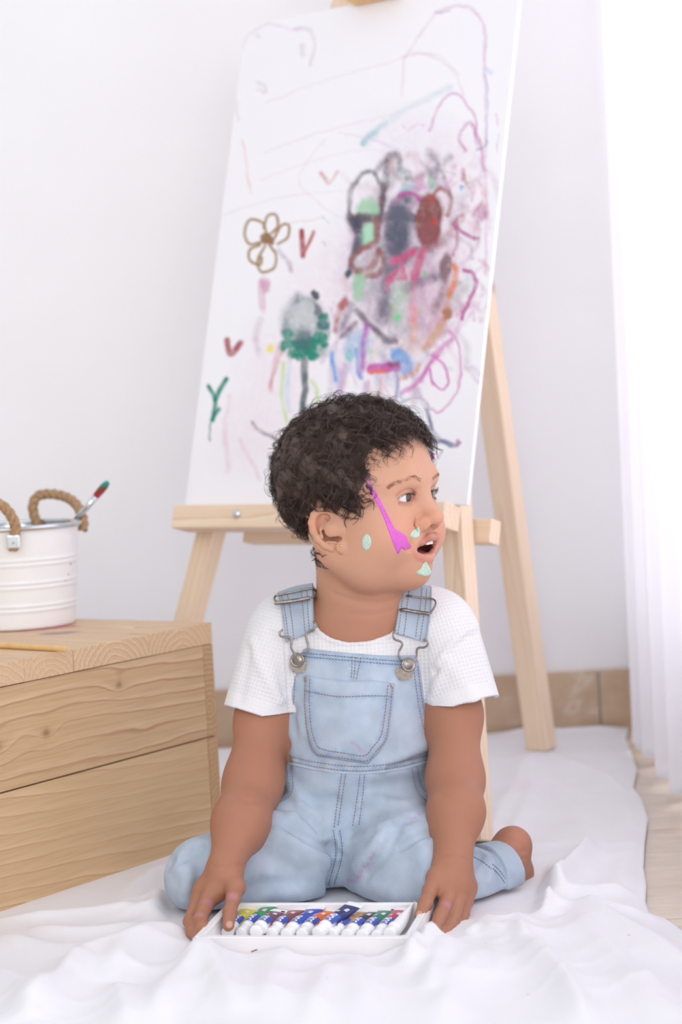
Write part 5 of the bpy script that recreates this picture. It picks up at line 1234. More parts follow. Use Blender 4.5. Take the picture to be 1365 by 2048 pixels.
c = m_den.mix(m_den.ramp(tw, [(0.25, (0.20, 0.20, 0.20, 1)), (0.75, (0, 0, 0, 1))]), at_.outputs[0], rgb(226, 232, 240))
c = m_den.mix(m_den.ramp(n2.outputs[0], [(0.42, (0, 0, 0, 1)), (0.72, (0.30, 0.30, 0.30, 1))]), c, rgb(140, 166, 196))
m_den.set(Base_Color=c, Roughness=0.88, Specular_IOR_Level=0.15, Sheen_Weight=0.1); m_den.bump(tw, 0.25, 0.0007); m_denim = m_den.m
DEN = rb_((174, 187, 203))
def denim_pig(o, lines=(), pink=()):
    n = len(o.data.vertices); P = np.empty(n * 3, F32); o.data.vertices.foreach_get('co', P); P = P.reshape(-1, 3)
    px = proj(P); f = fbm(px[:, 0] / 26, px[:, 1] / 34, 8, 3); c = DEN[None] * (0.80 + 0.40 * f)[:, None]
    for ln in lines:        # worn pale and dark along the seams
        d, tt = seg_dist(px[:, 0], px[:, 1], spline(np.array(ln, float), 30)); k = (np.exp(-(d / 7.0) ** 2) * (vnoise(px[:, 0] / 7, px[:, 1] / 7, 2) * 1.5 - .25)).clip(0, 1) * .55
        c = c * (1 - k[:, None]) + rb_((128, 158, 194)) * k[:, None]
    for (x, y, rx, ry, a_, col, am) in pink:
        dx, dy = px[:, 0] - x, px[:, 1] - y; cc, ss = math.cos(a_), math.sin(a_)
        d = np.hypot((dx * cc + dy * ss) / rx, (-dx * ss + dy * cc) / ry); k = (np.clip(1 - d, 0, 1) * am * np.clip(vnoise(px[:, 0] / 4, px[:, 1] / 4, 77) * 2 - .4, 0, 1))
        c = c * (1 - k[:, None]) + rb_(col) * k[:, None]
    full = np.ones((n, 4), F32); full[:, :3] = c
    a_ = o.data.color_attributes.new('pigment', 'FLOAT_COLOR', 'POINT'); a_.data.foreach_set('color', full.ravel())
BIBL = [[(584, 1304), (640, 1309), (706, 1315), (780, 1321), (838, 1323)], [(584, 1311), (640, 1316), (706, 1322), (780, 1328), (830, 1330)],
        [(580, 1318), (580, 1360), (579, 1400), (576, 1430)], [(590, 1320), (590, 1360), (588, 1400), (584, 1432)], [(828, 1338), (836, 1400), (846, 1450), (856, 1476)], [(836, 1332), (844, 1396), (853, 1444), (862, 1466)],
        [(705, 1312), (703, 1358)], [(712, 1314), (708, 1358)], [(722, 1316), (713, 1360)]]
LOWL = [[(576, 1521), (620, 1531), (680, 1540), (740, 1541), (800, 1533), (858, 1519)], [(577, 1512), (620, 1522), (680, 1531), (740, 1532), (800, 1524), (858, 1510)],
        [(684, 1546), (676, 1600), (668, 1655)], [(692, 1546), (684, 1600), (676, 1655)], [(721, 1546), (714, 1600), (706, 1652)], [(730, 1546), (725, 1600), (719, 1650)],
        [(824, 1533), (832, 1575), (846, 1596), (862, 1606)], [(834, 1531), (842, 1568), (854, 1586), (864, 1593)], [(574, 1533), (577, 1575), (566, 1592), (549, 1601)], [(584, 1535), (586, 1578), (574, 1597), (556, 1606)],
        [(667, 1660), (672, 1709), (657, 1771)], [(680, 1660), (685, 1709), (669, 1769)]]
dungarees = mesh_np('dungarees', V, [Q], m_denim, person); dungarees['label'] = 'pale blue denim dungarees with a bib pocket and rolled cuff'
LILA = (176, 128, 176)
denim_pig(dungarees, BIBL + LOWL, [(725, 1745, 34, 12, -.9, LILA, .9), (745, 1712, 22, 6, -1.0, (170, 100, 160), .8), (700, 1760, 30, 12, -.3, LILA, .7), (835, 1632, 34, 5, -.4, (176, 140, 190), .9), (850, 1622, 14, 3, -.3, (160, 100, 170), .9), (815, 1645, 20, 4, -.5, (176, 140, 190), .8), (520, 1720, 20, 20, 0, (190, 170, 210), .5), (730, 1522, 8, 8, 0, LILA, .6), (800, 1770, 40, 30, 0, (190, 180, 214), .3)])
m_thr = plain('ochre_thread', rgb(150, 118, 96), 0.8); m_thr2 = plain('blue_grey_thread', rgb(96, 104, 128), 0.8)
st = dict(Yg=2.03)
tag(seams('stitching', BIBL[2:] + LOWL[:10], dung, m_thr, dungarees, **st), kind='stuff'); tag(seams('stitching', BIBL[:2] + LOWL[10:], dung, m_thr2, dungarees, **st), kind='stuff')
# raised seams
def welt(name, ln, fn, r, mat, parent, off=0.0, Yg=2.03):
    P, N, ok = march(fn, spline(np.array(ln, float), 50), Yg); V, Fc = tube_np([P + N * (off - r * .35)], [r], 8); o = mesh_np(name, V, Fc, mat, parent); denim_pig(o); return o
welt('waist_seam', [(572, 1526), (620, 1536), (680, 1545), (740, 1546), (800, 1538), (862, 1523)], dung, .0017, m_denim, dungarees)
welt('seam', [(673, 1652), (678, 1709), (663, 1774)], dung, .0017, m_denim, dungarees)
# bib pocket
PK = [(611, 1350), (650, 1357), (700, 1362), (745, 1360), (789, 1367), (784, 1420), (776, 1478), (758, 1506), (737, 1528), (690, 1522), (634, 1512), (620, 1490), (612, 1450), (609, 1400)]
o = patch('bib_pocket', PK, dung, m_denim, dungarees, .0040, .0022, 14, 2.03, dens=150, soft=.08, closed_spline=False)
PKL = [[(614, 1381), (645, 1388), (684, 1394), (740, 1392), (783, 1393)]]
PKI = [[(616, 1356), (615, 1400), (618, 1450), (626, 1486), (640, 1506), (690, 1515), (733, 1520), (752, 1500), (769, 1475), (777, 1420), (782, 1372)], [(625, 1358), (624, 1400), (627, 1448), (634, 1480), (648, 1497), (690, 1505), (728, 1510), (744, 1493), (760, 1470), (768, 1420), (773, 1370)]]
denim_pig(o, PKL + PKI, [(716, 1494, 22, 5, .7, (176, 110, 160), 1), (700, 1484, 12, 3, .6, (196, 130, 170), 1), (728, 1512, 12, 5, .8, (166, 130, 180), .8)])
pocket = o
tag(seams('stitching', PKL + PKI + [[(613, 1354), (618, 1357), (613, 1358), (618, 1361), (614, 1362), (620, 1364)], [(776, 1368), (781, 1372), (777, 1373), (783, 1376), (779, 1378)]], dung, m_thr, pocket, off=.0056, r=.00046, Yg=2.03), kind='stuff')
P_, N_, ok = march(dung, np.array(PKL[0], float), 2.03)
# straps, buckles, bails and buttons
m_steel = plain('antique_nickel', rgb(150, 142, 136), 0.28, metal=1.0, noise=0.22, scale=260)
def strap(Lp, Rp, label):
    n = 26; nw = 13
    Lq, Rq = spline(np.array(Lp, float), n), spline(np.array(Rp, float), n)
    px = (Lq[:, None] * (1 - np.linspace(0, 1, nw))[None, :, None] + Rq[:, None] * np.linspace(0, 1, nw)[None, :, None])
    P, N, ok = march(under, px.reshape(-1, 2), 2.07, .14)
    P = P.reshape(n, nw, 3); N = N.reshape(n, nw, 3); ok = ok.reshape(n, nw)
    good = np.where(ok.all(1) & (P[..., 1].max(1) < 2.14))[0]; g0 = good[0] if len(good) else 0
    P = P[g0:]; N = N[g0:]
    back = []
    for k in range(9, 0, -1):       # over the shoulder and down the back
        a = k * .011; q = P[0] + np.array([0, a, -2.6 * a * a * (1 if k < 5 else 1.3)]); nn = N[0] * .3 + np.array([0, .3 * a / .05, 1.0]); back.append((q, nn / np.linalg.norm(nn, axis=1, keepdims=True)))
    P = np.concatenate([np.array([b[0] for b in back]), P]); N = np.concatenate([np.array([b[1] for b in back]), N])
    wob = .0010 * np.sin(np.linspace(0, 9, len(P)))[:, None] * np.cos(np.linspace(-1, 1, nw) * 2.2)[None]
    G_ = P + N * (.0042 + wob)[..., None]
    V, Fc = thick_grid(G_, N, .0032); o = mesh_np('strap', V, Fc, m_denim, dungarees); denim_pig(o, []); o['label'] = label
    ln = []
    for u in (.16, .30, .70, .84): ln.append(G_[10:, int(u * (nw - 1))] + N[10:, int(u * (nw - 1))] * .0003)
    paths, rad = [], []
    for q in ln:
        L = np.concatenate([[0], np.cumsum(np.linalg.norm(np.diff(q, axis=0), axis=1))]); s = 0
        while s < L[-1] - .002:
            t_ = np.linspace(s, s + .0024, 4); paths.append(np.stack([np.interp(t_, L, q[:, i]) for i in range(3)], 1)); rad.append(np.array([.5, 1, 1, .5]) * .00042); s += .0033
    V, Fc = tube_np(paths, rad, 5); tag(mesh_np('stitching', V, Fc, m_thr, o), kind='stuff')
    return o
sL = strap([(557, 1192), (563, 1214), (567, 1240), (572, 1285)], [(626, 1174), (628, 1207), (629, 1235), (632, 1262)], 'denim strap over the shoulder at the left')
sR = strap([(806, 1172), (797, 1212), (793, 1240), (788, 1268)], [(863, 1180), (864, 1214), (860, 1244), (853, 1283)], 'denim strap over the shoulder at the right')
def wire(name, px, r, off, parent, n=60, fn=shirt, Yg=2.055, closed=False):
    P, N, ok = march(fn, spline(np.array(px, float), n), Yg); N = N * .4 + np.array([0, -.6, 0]); Q_ = P + N * off
    for _ in range(3): Q_[1:-1] = (Q_[:-2] + 2 * Q_[1:-1] + Q_[2:]) / 4
    V, Fc = tube_np([Q_], [r], 8); return mesh_np(name, V, Fc, m_steel, parent)
wire('slider', [(552, 1211), (588, 1206), (622, 1200)], .0021, .0105, sL)
wire('slider_loop', [(556, 1208), (551, 1203), (553, 1197), (562, 1194), (600, 1186), (622, 1181), (629, 1184), (630, 1192), (624, 1198)], .0011, .0090, sL)
wire('slider', [(796, 1220), (828, 1225), (861, 1230)], .0019, .0105, sR)
wire('slider_loop', [(797, 1219), (796, 1204), (803, 1194), (835, 1198), (866, 1202), (872, 1210), (869, 1219), (862, 1229)], .0011, .0100, sR)
for nm, A_, B_, ctr, plate, par in (('left', [(566, 1260), (561, 1265), (563, 1272), (573, 1274), (581, 1275), (583, 1283), (582, 1293), (587, 1303), (597, 1314)], [(611, 1311), (619, 1296), (616, 1281), (613, 1270), (619, 1264), (630, 1260), (633, 1252), (628, 1246)], (604.5, 1321), (602, 1333), sL),
                                 ('right', [(790, 1263), (785, 1271), (788, 1279), (798, 1282), (802, 1289), (796, 1301), (795, 1311), (801, 1322)], [(823, 1325), (832, 1311), (833, 1299), (839, 1293), (851, 1293), (858, 1287), (856, 1280), (849, 1277)], (809, 1330), (806, 1347), sR)):
    bail = wire('bail', A_, .00115, .0088, par); wire('bail', B_, .00115, .0088, par)
    P, N, ok = march(dung, np.array([ctr, plate]), 2.04)
    nn = N[0] * .5 + np.array([0, -.5, .0]); nn /= np.linalg.norm(nn)
    o = lathe_along('button', [(.0058, -.002), (.0062, .0006), (.0076, .0010), (.0078, .0018), (.0074, .0026), (.0064, .0029), (.0061, .0025), (.0046, .0027), (.0042, .0031), (.0018, .0032), (0, .0034)], m_steel, par, nn)
    o.location = tuple(P[0] + N[0] * .0072)
    bm = bmesh.new(); pts2 = [(-.0085, .003), (-.0095, -.001), (-.006, -.0085), (.006, -.0085), (.0095, -.001), (.0085, .003)]
    f_ = bm.faces.new([bm.verts.new((x, 0, z)) for x, z in pts2]); e_ = bmesh.ops.extrude_face_region(bm, geom=[f_]); bmesh.ops.translate(bm, vec=(0, -.0022, 0), verts=[v for v in e_['geom'] if isinstance(v, bmesh.types.BMVert)])
    bmesh.ops.recalc_face_normals(bm, faces=bm.faces); bmesh.ops.bevel(bm, geom=list(bm.edges), offset=.0006, segments=2, affect='EDGES')
    o = obj('button_plate', bm, m_steel, par); o.location = tuple(P[1] + N[1] * .0036 + np.array([0, 0, .002])); o.rotation_euler = (0, math.radians(3), 0)
# cuff edge stitching and the inseam snap
m_snap = plain('copper_snap', rgb(178, 126, 96), 0.35, metal=1.0)
P, N, ok = march(dung, np.array([(678, 1797)]), 2.03)
o = lathe_along('snap', [(.0046, -.001), (.0048, .0008), (.0036, .0016), (.0020, .0012), (0, .0013)], m_snap, dungarees, (0, -1, .1)); o.location = tuple(P[0] + N[0] * .0005)
tag(seams('stitching', [[(985, 1728), (1000, 1742), (1012, 1758)], [(986, 1737), (999, 1750), (1010, 1766)], [(944, 1712), (966, 1724), (984, 1738)]], dung, m_thr2, dungarees, Yg=2.02, rad=.1), kind='stuff')
# ------------------------------------------------------------------ hair: a lumpy curly mass and loose locks over it
rh = np.random.RandomState(11)
def head_only(P, c=None, r=0): return body(P, c, r)
cand = rh.normal(size=(60000, 3)); cand /= np.linalg.norm(cand, axis=1, keepdims=True)
fsk = f_ell(HC, (.0825, .0700, .0725), HR); Hc32 = HC.astype(F32)
surf = HC + (cand * np.array([.0825, .0700, .0725])) @ HR
surf = surf[(surf - HC)[:, 2] > -.085]
for _ in range(18):
    d = body(surf.astype(F32), Hc32, .13); g = (surf - HC); g /= np.linalg.norm(g, axis=1, keepdims=True); surf = surf - g * np.clip(d, -.004, .004)[:, None]
hm, hpx = hair_mask(surf); dd, _ = seg_dist(hpx[:, 0], hpx[:, 1], np.vstack([HAIR_PX, HAIR_PX[:1]]))
q = (surf - HC) @ HR.T
backlow = (q[:, 0] < -.020) & (q[:, 2] > -.10)
okh = hm & ((np.abs(q[:, 1]) < .0735) | (q[:, 2] > -.02))
okh |= (np.abs(q[:, 1]) < .045) & (q[:, 0] < -.04) & (q[:, 2] > -.088)
roots = surf[okh]; dedge = np.where(hm, dd, 20)[okh]; rq = q[okh]
nr = normals(body, roots.astype(F32), Hc32, .13, .003)
thin = ((proj(HC + np.stack([rq[:, 0], -np.abs(rq[:, 1]), rq[:, 2]], 1) @ HR) - np.array([735, 915])) / np.array([50, 55])); thin = (thin ** 2).sum(1) < 1
# base volume: the scalp under the hairline, thickened
fm = (mm & (dd0 > 7))[PQ].all(1); ids = np.unique(PQ[fm]); remap = np.full(len(PV), -1); remap[ids] = np.arange(len(ids))
hv = PV[ids]; hn = (hv - HC); hn = (hn @ HR.T / np.array([.0825, .0700, .0725]) ** 2) @ HR; hn /= np.linalg.norm(hn, axis=1, keepdims=True)
hp = proj(hv); te_ = np.clip((dd0[ids] - 10) / 34.0, 0, 1)
thb = (((np.stack([hp[:, 0], hp[:, 1]], 1) - np.array([735, 915])) / np.array([50, 55])) ** 2).sum(1) < 1
aa_ = np.arctan2(hn[:, 1], hn[:, 0]) * 9; lump = vnoise(aa_ + hv[:, 2] * 40, hv[:, 2] * 95 + hv[:, 1] * 30, 13)
hv = hv + hn * ((.0002 + (.0034 + .0045 * lump) * te_ ** .7) * np.where(thb, .25, 1))[:, None]
t = NT('dark_curly_hair'); tc = t.coords((1, 1, 1))
nz = t.n('ShaderNodeTexNoise', i_Scale=42.0, i_Detail=3.0, i_Distortion=2.2); t.l(tc, nz.inputs[0])
n2 = t.n('ShaderNodeTexNoise', i_Scale=700.0, i_Detail=2.0, i_Distortion=1.0); t.l(tc, n2.inputs[0])
t.set(Base_Color=t.ramp(nz.outputs[0], [(0.3, rgb(57, 44, 41)), (0.7, rgb(94, 73, 66))]), Roughness=0.38, Specular_IOR_Level=0.45)
t.bump(n2.outputs[0], 0.7, 0.0012); m_hair = t.m
hair_o = mesh_np('hair', hv, [remap[PQ[fm]]], m_hair, person); hair_o['label'] = 'short dark brown curls'
# locks
crown = HC + hu * .062 - hf * .035
paths, radii = [], []
def lock(root, n_, length, cr, turns, nst, spread, lift, dirv, rad0=.00019):
    t0 = dirv - n_ * (dirv @ n_); t0 /= np.linalg.norm(t0) + 1e-9; b0 = np.cross(n_, t0)
    m_ = 18; s = np.linspace(0, 1, m_); ph = rh.uniform(0, 6.28); sg = rh.choice([-1, 1])
    # centre line hugging the skull
    cen = np.zeros((m_, 3)); p = root.copy(); d_ = t0.copy(); nn = n_.copy()
    for i in range(m_):
        cen[i] = p + nn * (lift * math.sin(min(1, s[i] * 1.6) * math.pi / 2))
        p = p + d_ * length / m_
        g = (p - HC) @ HR.T / np.array([.0825, .0700, .0725]); L = np.linalg.norm(g); 
        if L > 1e-6 and (p - HC)[2] > -.06: p = HC + ((g / L * max(1.0, min(L, 1.03))) * np.array([.0825, .0700, .0725])) @ HR
        nn = ((p - HC) @ HR.T / np.array([.0825, .0700, .0725]) ** 2) @ HR; nn /= np.linalg.norm(nn)
        d_ = d_ + b0 * rh.uniform(-.12, .12) + np.array([0, 0, -.06]); d_ = d_ - nn * (d_ @ nn); d_ /= np.linalg.norm(d_)
    tt = np.gradient(cen, axis=0); tt /= np.linalg.norm(tt, axis=1, keepdims=True) + 1e-9
    N_ = np.repeat(nn[None], m_, 0); N_ = N_ - tt * (N_ * tt).sum(1, keepdims=True); N_ /= np.linalg.norm(N_, axis=1, keepdims=True) + 1e-9; B_ = np.cross(tt, N_)
    amp = cr * np.clip(s * 2.2, 0, 1); an = ph + sg * turns * 6.28 * s ** 1.3
    for k in range(nst):
        o1, o2, o3 = rh.normal(size=3); sp = spread * (.4 + .6 * (1 - np.abs(s - .4)))
        c = cen + (amp * (1 + .25 * o3) * np.cos(an + o1 * .30))[:, None] * B_ + (amp * .62 * (1 + .2 * o3) * (np.sin(an + o1 * .30) + .55))[:, None] * N_ + sp[:, None] * (o1 * B_ + .6 * abs(o2) * N_)
        e = int(m_ * rh.uniform(.75, 1.0)); pe = proj(c); near = ((((pe - np.array([654, 1064])) / np.array([37, 40])) ** 2).sum(1) < 1) & (((c - HC) @ hl) < 0)
        if near.any(): e = min(e, int(np.argmax(near)))
        if e < 4: continue
        paths.append(c[:e]); radii.append(rad0 * np.linspace(1, .35, e))
idx = rh.choice(len(roots), 1350, replace=False)
for i in idx:
    e = min(1.0, dedge[i] / 30.0); P0, n_ = roots[i], nr[i]
    flow = P0 - crown; flow = flow / (np.linalg.norm(flow) + 1e-9) + rh.normal(size=3) * .55
    if rq[i, 0] > .02 and rq[i, 2] > .01: flow = flow * .5 + hf * .45 + hu * -.1
    th_ = thin[i]
    lock(P0, n_, rh.uniform(.030, .048) * (.45 + .55 * e), rh.uniform(.0034, .0062) * (.45 + .55 * e), rh.uniform(1.1, 2.1), 4 if th_ else 11, .0012, (.0015 if th_ else rh.uniform(.0035, .0080)) * (.4 + .6 * e), flow)
# flyaway curls on the outline
sil = np.where((np.abs(nr @ Fv) < .30) & (dedge > 8))[0]
for i in rh.choice(sil, 130, replace=False):
    flow = rh.normal(size=3); flow -= nr[i] * (flow @ nr[i]); flow /= np.linalg.norm(flow)
    lock(roots[i], nr[i], rh.uniform(.022, .036), rh.uniform(.0045, .0075), rh.uniform(.7, 1.2), 5, .0009, rh.uniform(.007, .012), flow, .00019)
# fine temple and nape wisps
wis = np.where(dedge < 9)[0]
for i in rh.choice(wis, 230, replace=False):
    if rq[i, 2] < -.070 and rh.rand() < .7: continue
    flow = hf * .3 - hu * .8 + rh.normal(size=3) * .35
    if rq[i, 0] > .045: flow = -hf * .2 - hl * .9 * np.sign(rq[i, 1] + .02) * -1 + rh.normal(size=3) * .5 + hu * .1
    lock(roots[i], nr[i], rh.uniform(.009, .020), rh.uniform(.001, .003), rh.uniform(.4, .9), 4, .0008, .0008, flow, .00014)
HV, HF = tube_np(paths, radii, 3, cap=False)
tag(mesh_np('curls', HV, HF, m_hair, hair_o), kind='stuff')
# ------------------------------------------------------------------ box of paint tubes
PY = math.radians(-11.5)
bx, by = np.array([math.cos(PY), math.sin(PY), 0]), np.array([-math.sin(PY), math.cos(PY), 0])
PO = np.array([-0.1572, 1.8135, 0.0050]); PW, PD, PH = 0.205, 0.128, 0.0215
pbox = empty('paint_box', tuple(PO), (0, 0, PY)); bpy.context.view_layer.update()
tag(pbox, 'open white card box with a plastic tray of paint tubes between the hands', 'paint box')
m_card = plain('white_card', rgb(238, 234, 236), 0.6, noise=0.02, scale=30); m_plas = plain('white_plastic_tray', rgb(246, 245, 248), 0.3, noise=0.005)
def frame_bm(x0, y0, x1, y1, z0, z1, w):
    bm = bmesh.new()
    for (a, b, c, d) in ((x0, y0, x1, y0 + w), (x0, y1 - w, x1, y1), (x0, y0 + w, x0 + w, y1 - w), (x1 - w, y0 + w, x1, y1 - w)):
        box_bm(bm, (c - a, d - b, z1 - z0), ((a + c) / 2, (b + d) / 2, (z0 + z1) / 2))
    bmesh.ops.remove_doubles(bm, verts=bm.verts, dist=1e-6); return bm
bm = frame_bm(0, 0, PW, PD, 0, PH - .001, .0011); box_bm(bm, (PW - .0024, PD - .0024, .001), (PW / 2, PD / 2, .0006)); obj('carton', bm, m_card, pbox)
# tray: rim, sloping sides, recessed floor
def ring(x0, y0, x1, y1, z, r):
    out = []
    for (cx0, cy0, a0) in ((x1 - r, y0 + r, -90), (x1 - r, y1 - r, 0), (x0 + r, y1 - r, 90), (x0 + r, y0 + r, 180)):
        for k in range(5): a = math.radians(a0 + 90 * k / 4); out.append((cx0 + r * math.cos(a), cy0 + r * math.sin(a), z))
    return out
rings = [ring(.0015, .0015, PW - .0015, PD - .0015, PH - .009, .003), ring(.0015, .0015, PW - .0015, PD - .0015, PH - .0006, .003), ring(.0022, .0022, PW - .0022, PD - .0022, PH, .003), ring(.0075, .0085, PW - .0075, PD - .0065, PH, .004), ring(.0085, .0095, PW - .0085, PD - .0075, PH - .0008, .004), ring(.0105, .0115, PW - .0105, PD - .0095, .0050, .004), ring(.0120, .0130, PW - .0120, PD - .0110, .0042, .004)]
RV = np.array(sum(rings, [])); n = 20; q = []
for i in range(len(rings) - 1):
    for j in range(n): q.append([i * n + j, i * n + (j + 1) % n, (i + 1) * n + (j + 1) % n, (i + 1) * n + j])
o = mesh_np('plastic_tray', RV, [np.array(q), np.array([[(len(rings) - 1) * n + j for j in range(n)]])], m_plas, pbox, smooth=False)
for x in (0.0, PW):
    bm = bmesh.new(); box_bm(bm, (.0006, .0006, PH - .002), (x, -.0001, PH / 2)); obj('carton_edge_shade', bm, plain('card_edge_shadow', rgb(150, 136, 136), 0.8), pbox)  # thin dark strips paint shade onto the carton's front corners
bm = bmesh.new(); box_bm(bm, (.006, .0005, .0012), (.058, -.0001, .0095), Matrix.Rotation(-.35, 3, 'Y')); obj('pen_scratch', bm, plain('scratch_ink', rgb(150, 110, 116), 0.8), pbox)
bm = bmesh.new(); box_bm(bm, (.0005, .002, .004), (PW, .030, .0075), bevel=.0002); obj('paint_mark', bm, plain('red_mark', rgb(200, 90, 130), 0.7), pbox)
# the tubes
m_cap = plain('white_cap', rgb(246, 246, 248), 0.3, noise=0.005); m_lab = plain('blue_label', rgb(54, 82, 176), 0.4, noise=0.04); m_txt = plain('white_print', rgb(244, 244, 250), 0.45, noise=0.0); m_pr = plain('pale_print', rgb(226, 222, 228), 0.5, noise=0.01); m_blk = plain('black_print', rgb(44, 42, 48), 0.5)
def tube_mat(name, col):
    t = NT(name); sp = t.n('ShaderNodeSeparateXYZ'); t.l(t.coords(), sp.inputs[0])
    t.set(Base_Color=t.ramp(t.math('DIVIDE', sp.outputs[0], .085), [(0.21, rgb(244, 242, 246)), (0.36, col), (0.885, col), (0.89, rgb(240, 239, 243))]), Roughness=0.35); return t.m
TL_, TR = .085, .0070
xs = np.array([.0165, .020, .030, .045, .060, .072, .0755, .085]); hw = np.array([TR, TR, TR, TR * 1.05, TR * 1.15, TR * 1.25, TR * 1.28, TR * 1.28]); ht = np.array([TR, TR, TR * .98, TR * .8, TR * .5, TR * .22, .0008, .0006])
na = 24; a = np.arange(na) * 2 * np.pi / na
BV = np.stack([np.repeat(xs[:, None], na, 1), hw[:, None] * np.cos(a), ht[:, None] * np.sin(a) - (TR - ht[:, None]) * .0], -1).reshape(-1, 3)
i = np.arange(len(xs) - 1)[:, None]; j = np.arange(na)[None]; j2 = (j + 1) % na
BQ = np.stack([i * na + j, (i + 1) * na + j, (i + 1) * na + j2, i * na + j2], -1).reshape(-1, 4)
BE = np.array([[(len(xs) - 1) * na + k for k in range(na)]])
CP = [(0, 0), (.0050, 0), (.0058, .0006)] + [(.0060 + (.00025 if k % 2 else 0), .001 + .0011 * k) for k in range(10)] + [(.0058, .0126), (.0046, .0130), (.0046, .0138), (.0068, .0164), (.0070, .0168)]
CVv, CF = lathe_np(CP, 28); CVv = CVv[:, [2, 1, 0]] * np.array([1, 1, -1])
def surf_pt(x, y, lift=.0003):
    h_ = np.interp(x, xs, hw); v_ = np.interp(x, xs, ht); th = np.arccos(np.clip(y / h_, -1, 1))
    return np.stack([x, y, v_ * np.sin(th) - (TR - v_) * .0 + lift], -1)
gx, gy = np.meshgrid(np.linspace(.0205, .0400, 14), np.linspace(-.0063, .0063, 14), indexing='ij'); LG = surf_pt(gx, gy, .00025)
cu = bpy.data.curves.new('label_text', 'FONT'); cu.body = 'DOMS'; cu.size = .0082; cu.align_x = 'CENTER'; cu.align_y = 'CENTER'; cu.offset = .00022
to = bpy.data.objects.new('label_text_src', cu); COL.objects.link(to); bpy.context.view_layer.update()
tm = bpy.data.meshes.new_from_object(to.evaluated_get(bpy.context.evaluated_depsgraph_get())); bpy.data.objects.remove(to)
bm = bmesh.new(); bm.from_mesh(tm); bmesh.ops.triangulate(bm, faces=bm.faces); bmesh.ops.subdivide_edges(bm, edges=[e for e in bm.edges if e.calc_length() > .0012], cuts=2)
sx_ = .0175 / max(1e-6, max(v.co.x for v in bm.verts) - min(v.co.x for v in bm.verts))
for v in bm.verts:
    p = surf_pt(np.array([.0302 + v.co.x * sx_]), np.array([v.co.y * 1.35 + .0001]), .0005)[0]; v.co = p
bm.to_mesh(tm); bm.free(); tm.materials.clear(); tm.materials.append(m_txt)
def pr_mesh(x0, x1, y0, y1, mat, nm):
    g1, g2 = np.meshgrid(np.linspace(x0, x1, 6), np.linspace(y0, y1, 6), indexing='ij'); o = mesh_np(nm, surf_pt(g1, g2, .0003).reshape(-1, 3), [grid_quads(6, 6)], mat); me = o.data; bpy.data.objects.remove(o); return me
pm1 = pr_mesh(.046, .0515, .0000, .0052, m_pr, 'print'); pm2 = pr_mesh(.0535, .062, -.0050, -.0015, m_pr, 'print'); pm3 = pr_mesh(.0765, .0805, -.0078, -.0040, m_blk, 'print')
shared = {}; BLACKED = (rgb(118, 62, 88), rgb(40, 128, 104), rgb(206, 56, 84), rgb(222, 206, 40))
def me_of(key, V, F, mat, smooth=True):
    if key not in shared: o = mesh_np(key, V, F, mat, None, smooth); shared[key] = o.data; bpy.data.objects.remove(o)
    return shared[key]
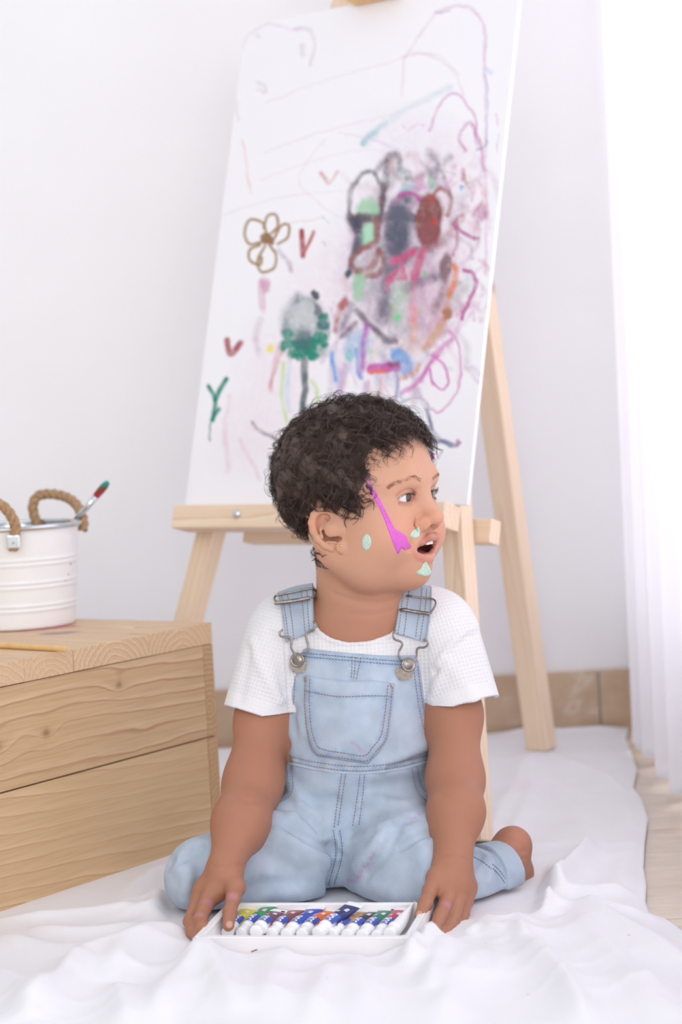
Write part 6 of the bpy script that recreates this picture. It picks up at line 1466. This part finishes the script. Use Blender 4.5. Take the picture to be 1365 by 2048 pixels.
def tube(cap, tail, zc, zt, col, label, roll=0.0):
    p0, p1 = atZ(*cap, zc), atZ(*tail, zt)
    if zt > .03:      # propped up: the tail stands above the tray at its own reach
        rr = ray(*tail); tt_ = np.linspace(1.75, 2.1, 4000); cand_ = Cv + rr[None] * (tt_ / rr[1])[:, None]; ok_ = np.linalg.norm(cand_ - p0, axis=1) - .070; p1 = cand_[np.where(np.diff(np.sign(ok_)))[0][-1]]
    d = p1 - p0; d /= np.linalg.norm(d); p0 = p0 - d * .004
    y_ = np.cross([0, 0, 1], d); y_ /= np.linalg.norm(y_); z_ = np.cross(d, y_); c_, s_ = math.cos(roll), math.sin(roll); y2 = y_ * c_ + z_ * s_; z2 = np.cross(d, y2)
    e = empty('paint_tube'); m = Matrix.Identity(4)
    for i in range(3): m[i][0], m[i][1], m[i][2], m[i][3] = d[i] * .83, y2[i], z2[i], p0[i]
    e.matrix_world = m; tag(e, label, 'paint tube', 'paint tubes in the white tray')
    def add(nm, me): o = bpy.data.objects.new(nm, me); COL.objects.link(o); o.parent = e; return o
    b = mesh_np('body', BV, [BQ, BE], tube_mat('tube_colour', col), e)
    add('cap', me_of('cap', CVv, CF, m_cap)); l_ = add('label', me_of('label', LG.reshape(-1, 3), [grid_quads(14, 14)], m_lab)); 
    x = bpy.data.objects.new('lettering', tm); COL.objects.link(x); x.parent = l_
    for pm in ((pm1, pm2, pm3) if col in BLACKED else (pm1, pm2)): add('print', pm)
Zc, Zt = .0140, .0160
TUB = [((457, 1864), (492, 1826), Zc, .0195, rgb(222, 206, 40), 'lemon yellow paint tube under the thumb, leftmost in the tray'),
 ((486, 1865), (533, 1819), Zc, .0225, rgb(60, 152, 92), 'mid green paint tube right of the yellow tube'),
 ((514, 1862), (556, 1822), .0200, .0225, rgb(118, 62, 88), 'plum purple paint tube with its cap raised over its neighbours'),
 ((546, 1866), (588, 1826), Zc, .0195, rgb(146, 74, 74), 'brick brown paint tube between the plum and the royal blue tubes'),
 ((576, 1867), (620, 1828), Zc, .0205, rgb(56, 78, 186), 'royal blue paint tube right of the brick brown tube'),
 ((607, 1867), (646, 1829), Zc, .0190, rgb(240, 106, 40), 'orange paint tube half hidden under the navy tube'),
 ((639, 1864), (692, 1823), .0185, .0265, rgb(40, 52, 112), 'navy paint tube lying tilted on top of the orange one'),
 ((667, 1868), (712, 1829), Zc, .0190, rgb(208, 156, 92), 'ochre paint tube right of the raised navy tube'),
 ((697, 1869), (740, 1830), Zc, .0190, rgb(50, 54, 66), 'black paint tube between the ochre and the teal tubes'),
 ((727, 1870), (768, 1828), Zc, .0205, rgb(40, 128, 104), 'teal green paint tube left of the red tube'),
 ((757, 1871), (800, 1826), Zc, .0215, rgb(206, 56, 84), 'red paint tube right of the teal green tube'),
 ((782, 1866), (829, 1816), .0190, .034, rgb(240, 239, 243), 'white paint tube propped up at the right end of the tray')]
for k, tb in enumerate(TUB): tube(*tb, roll=(-1.25 if k == 11 else (.12 if k == 6 else random.Random(k).uniform(-.12, .12))))
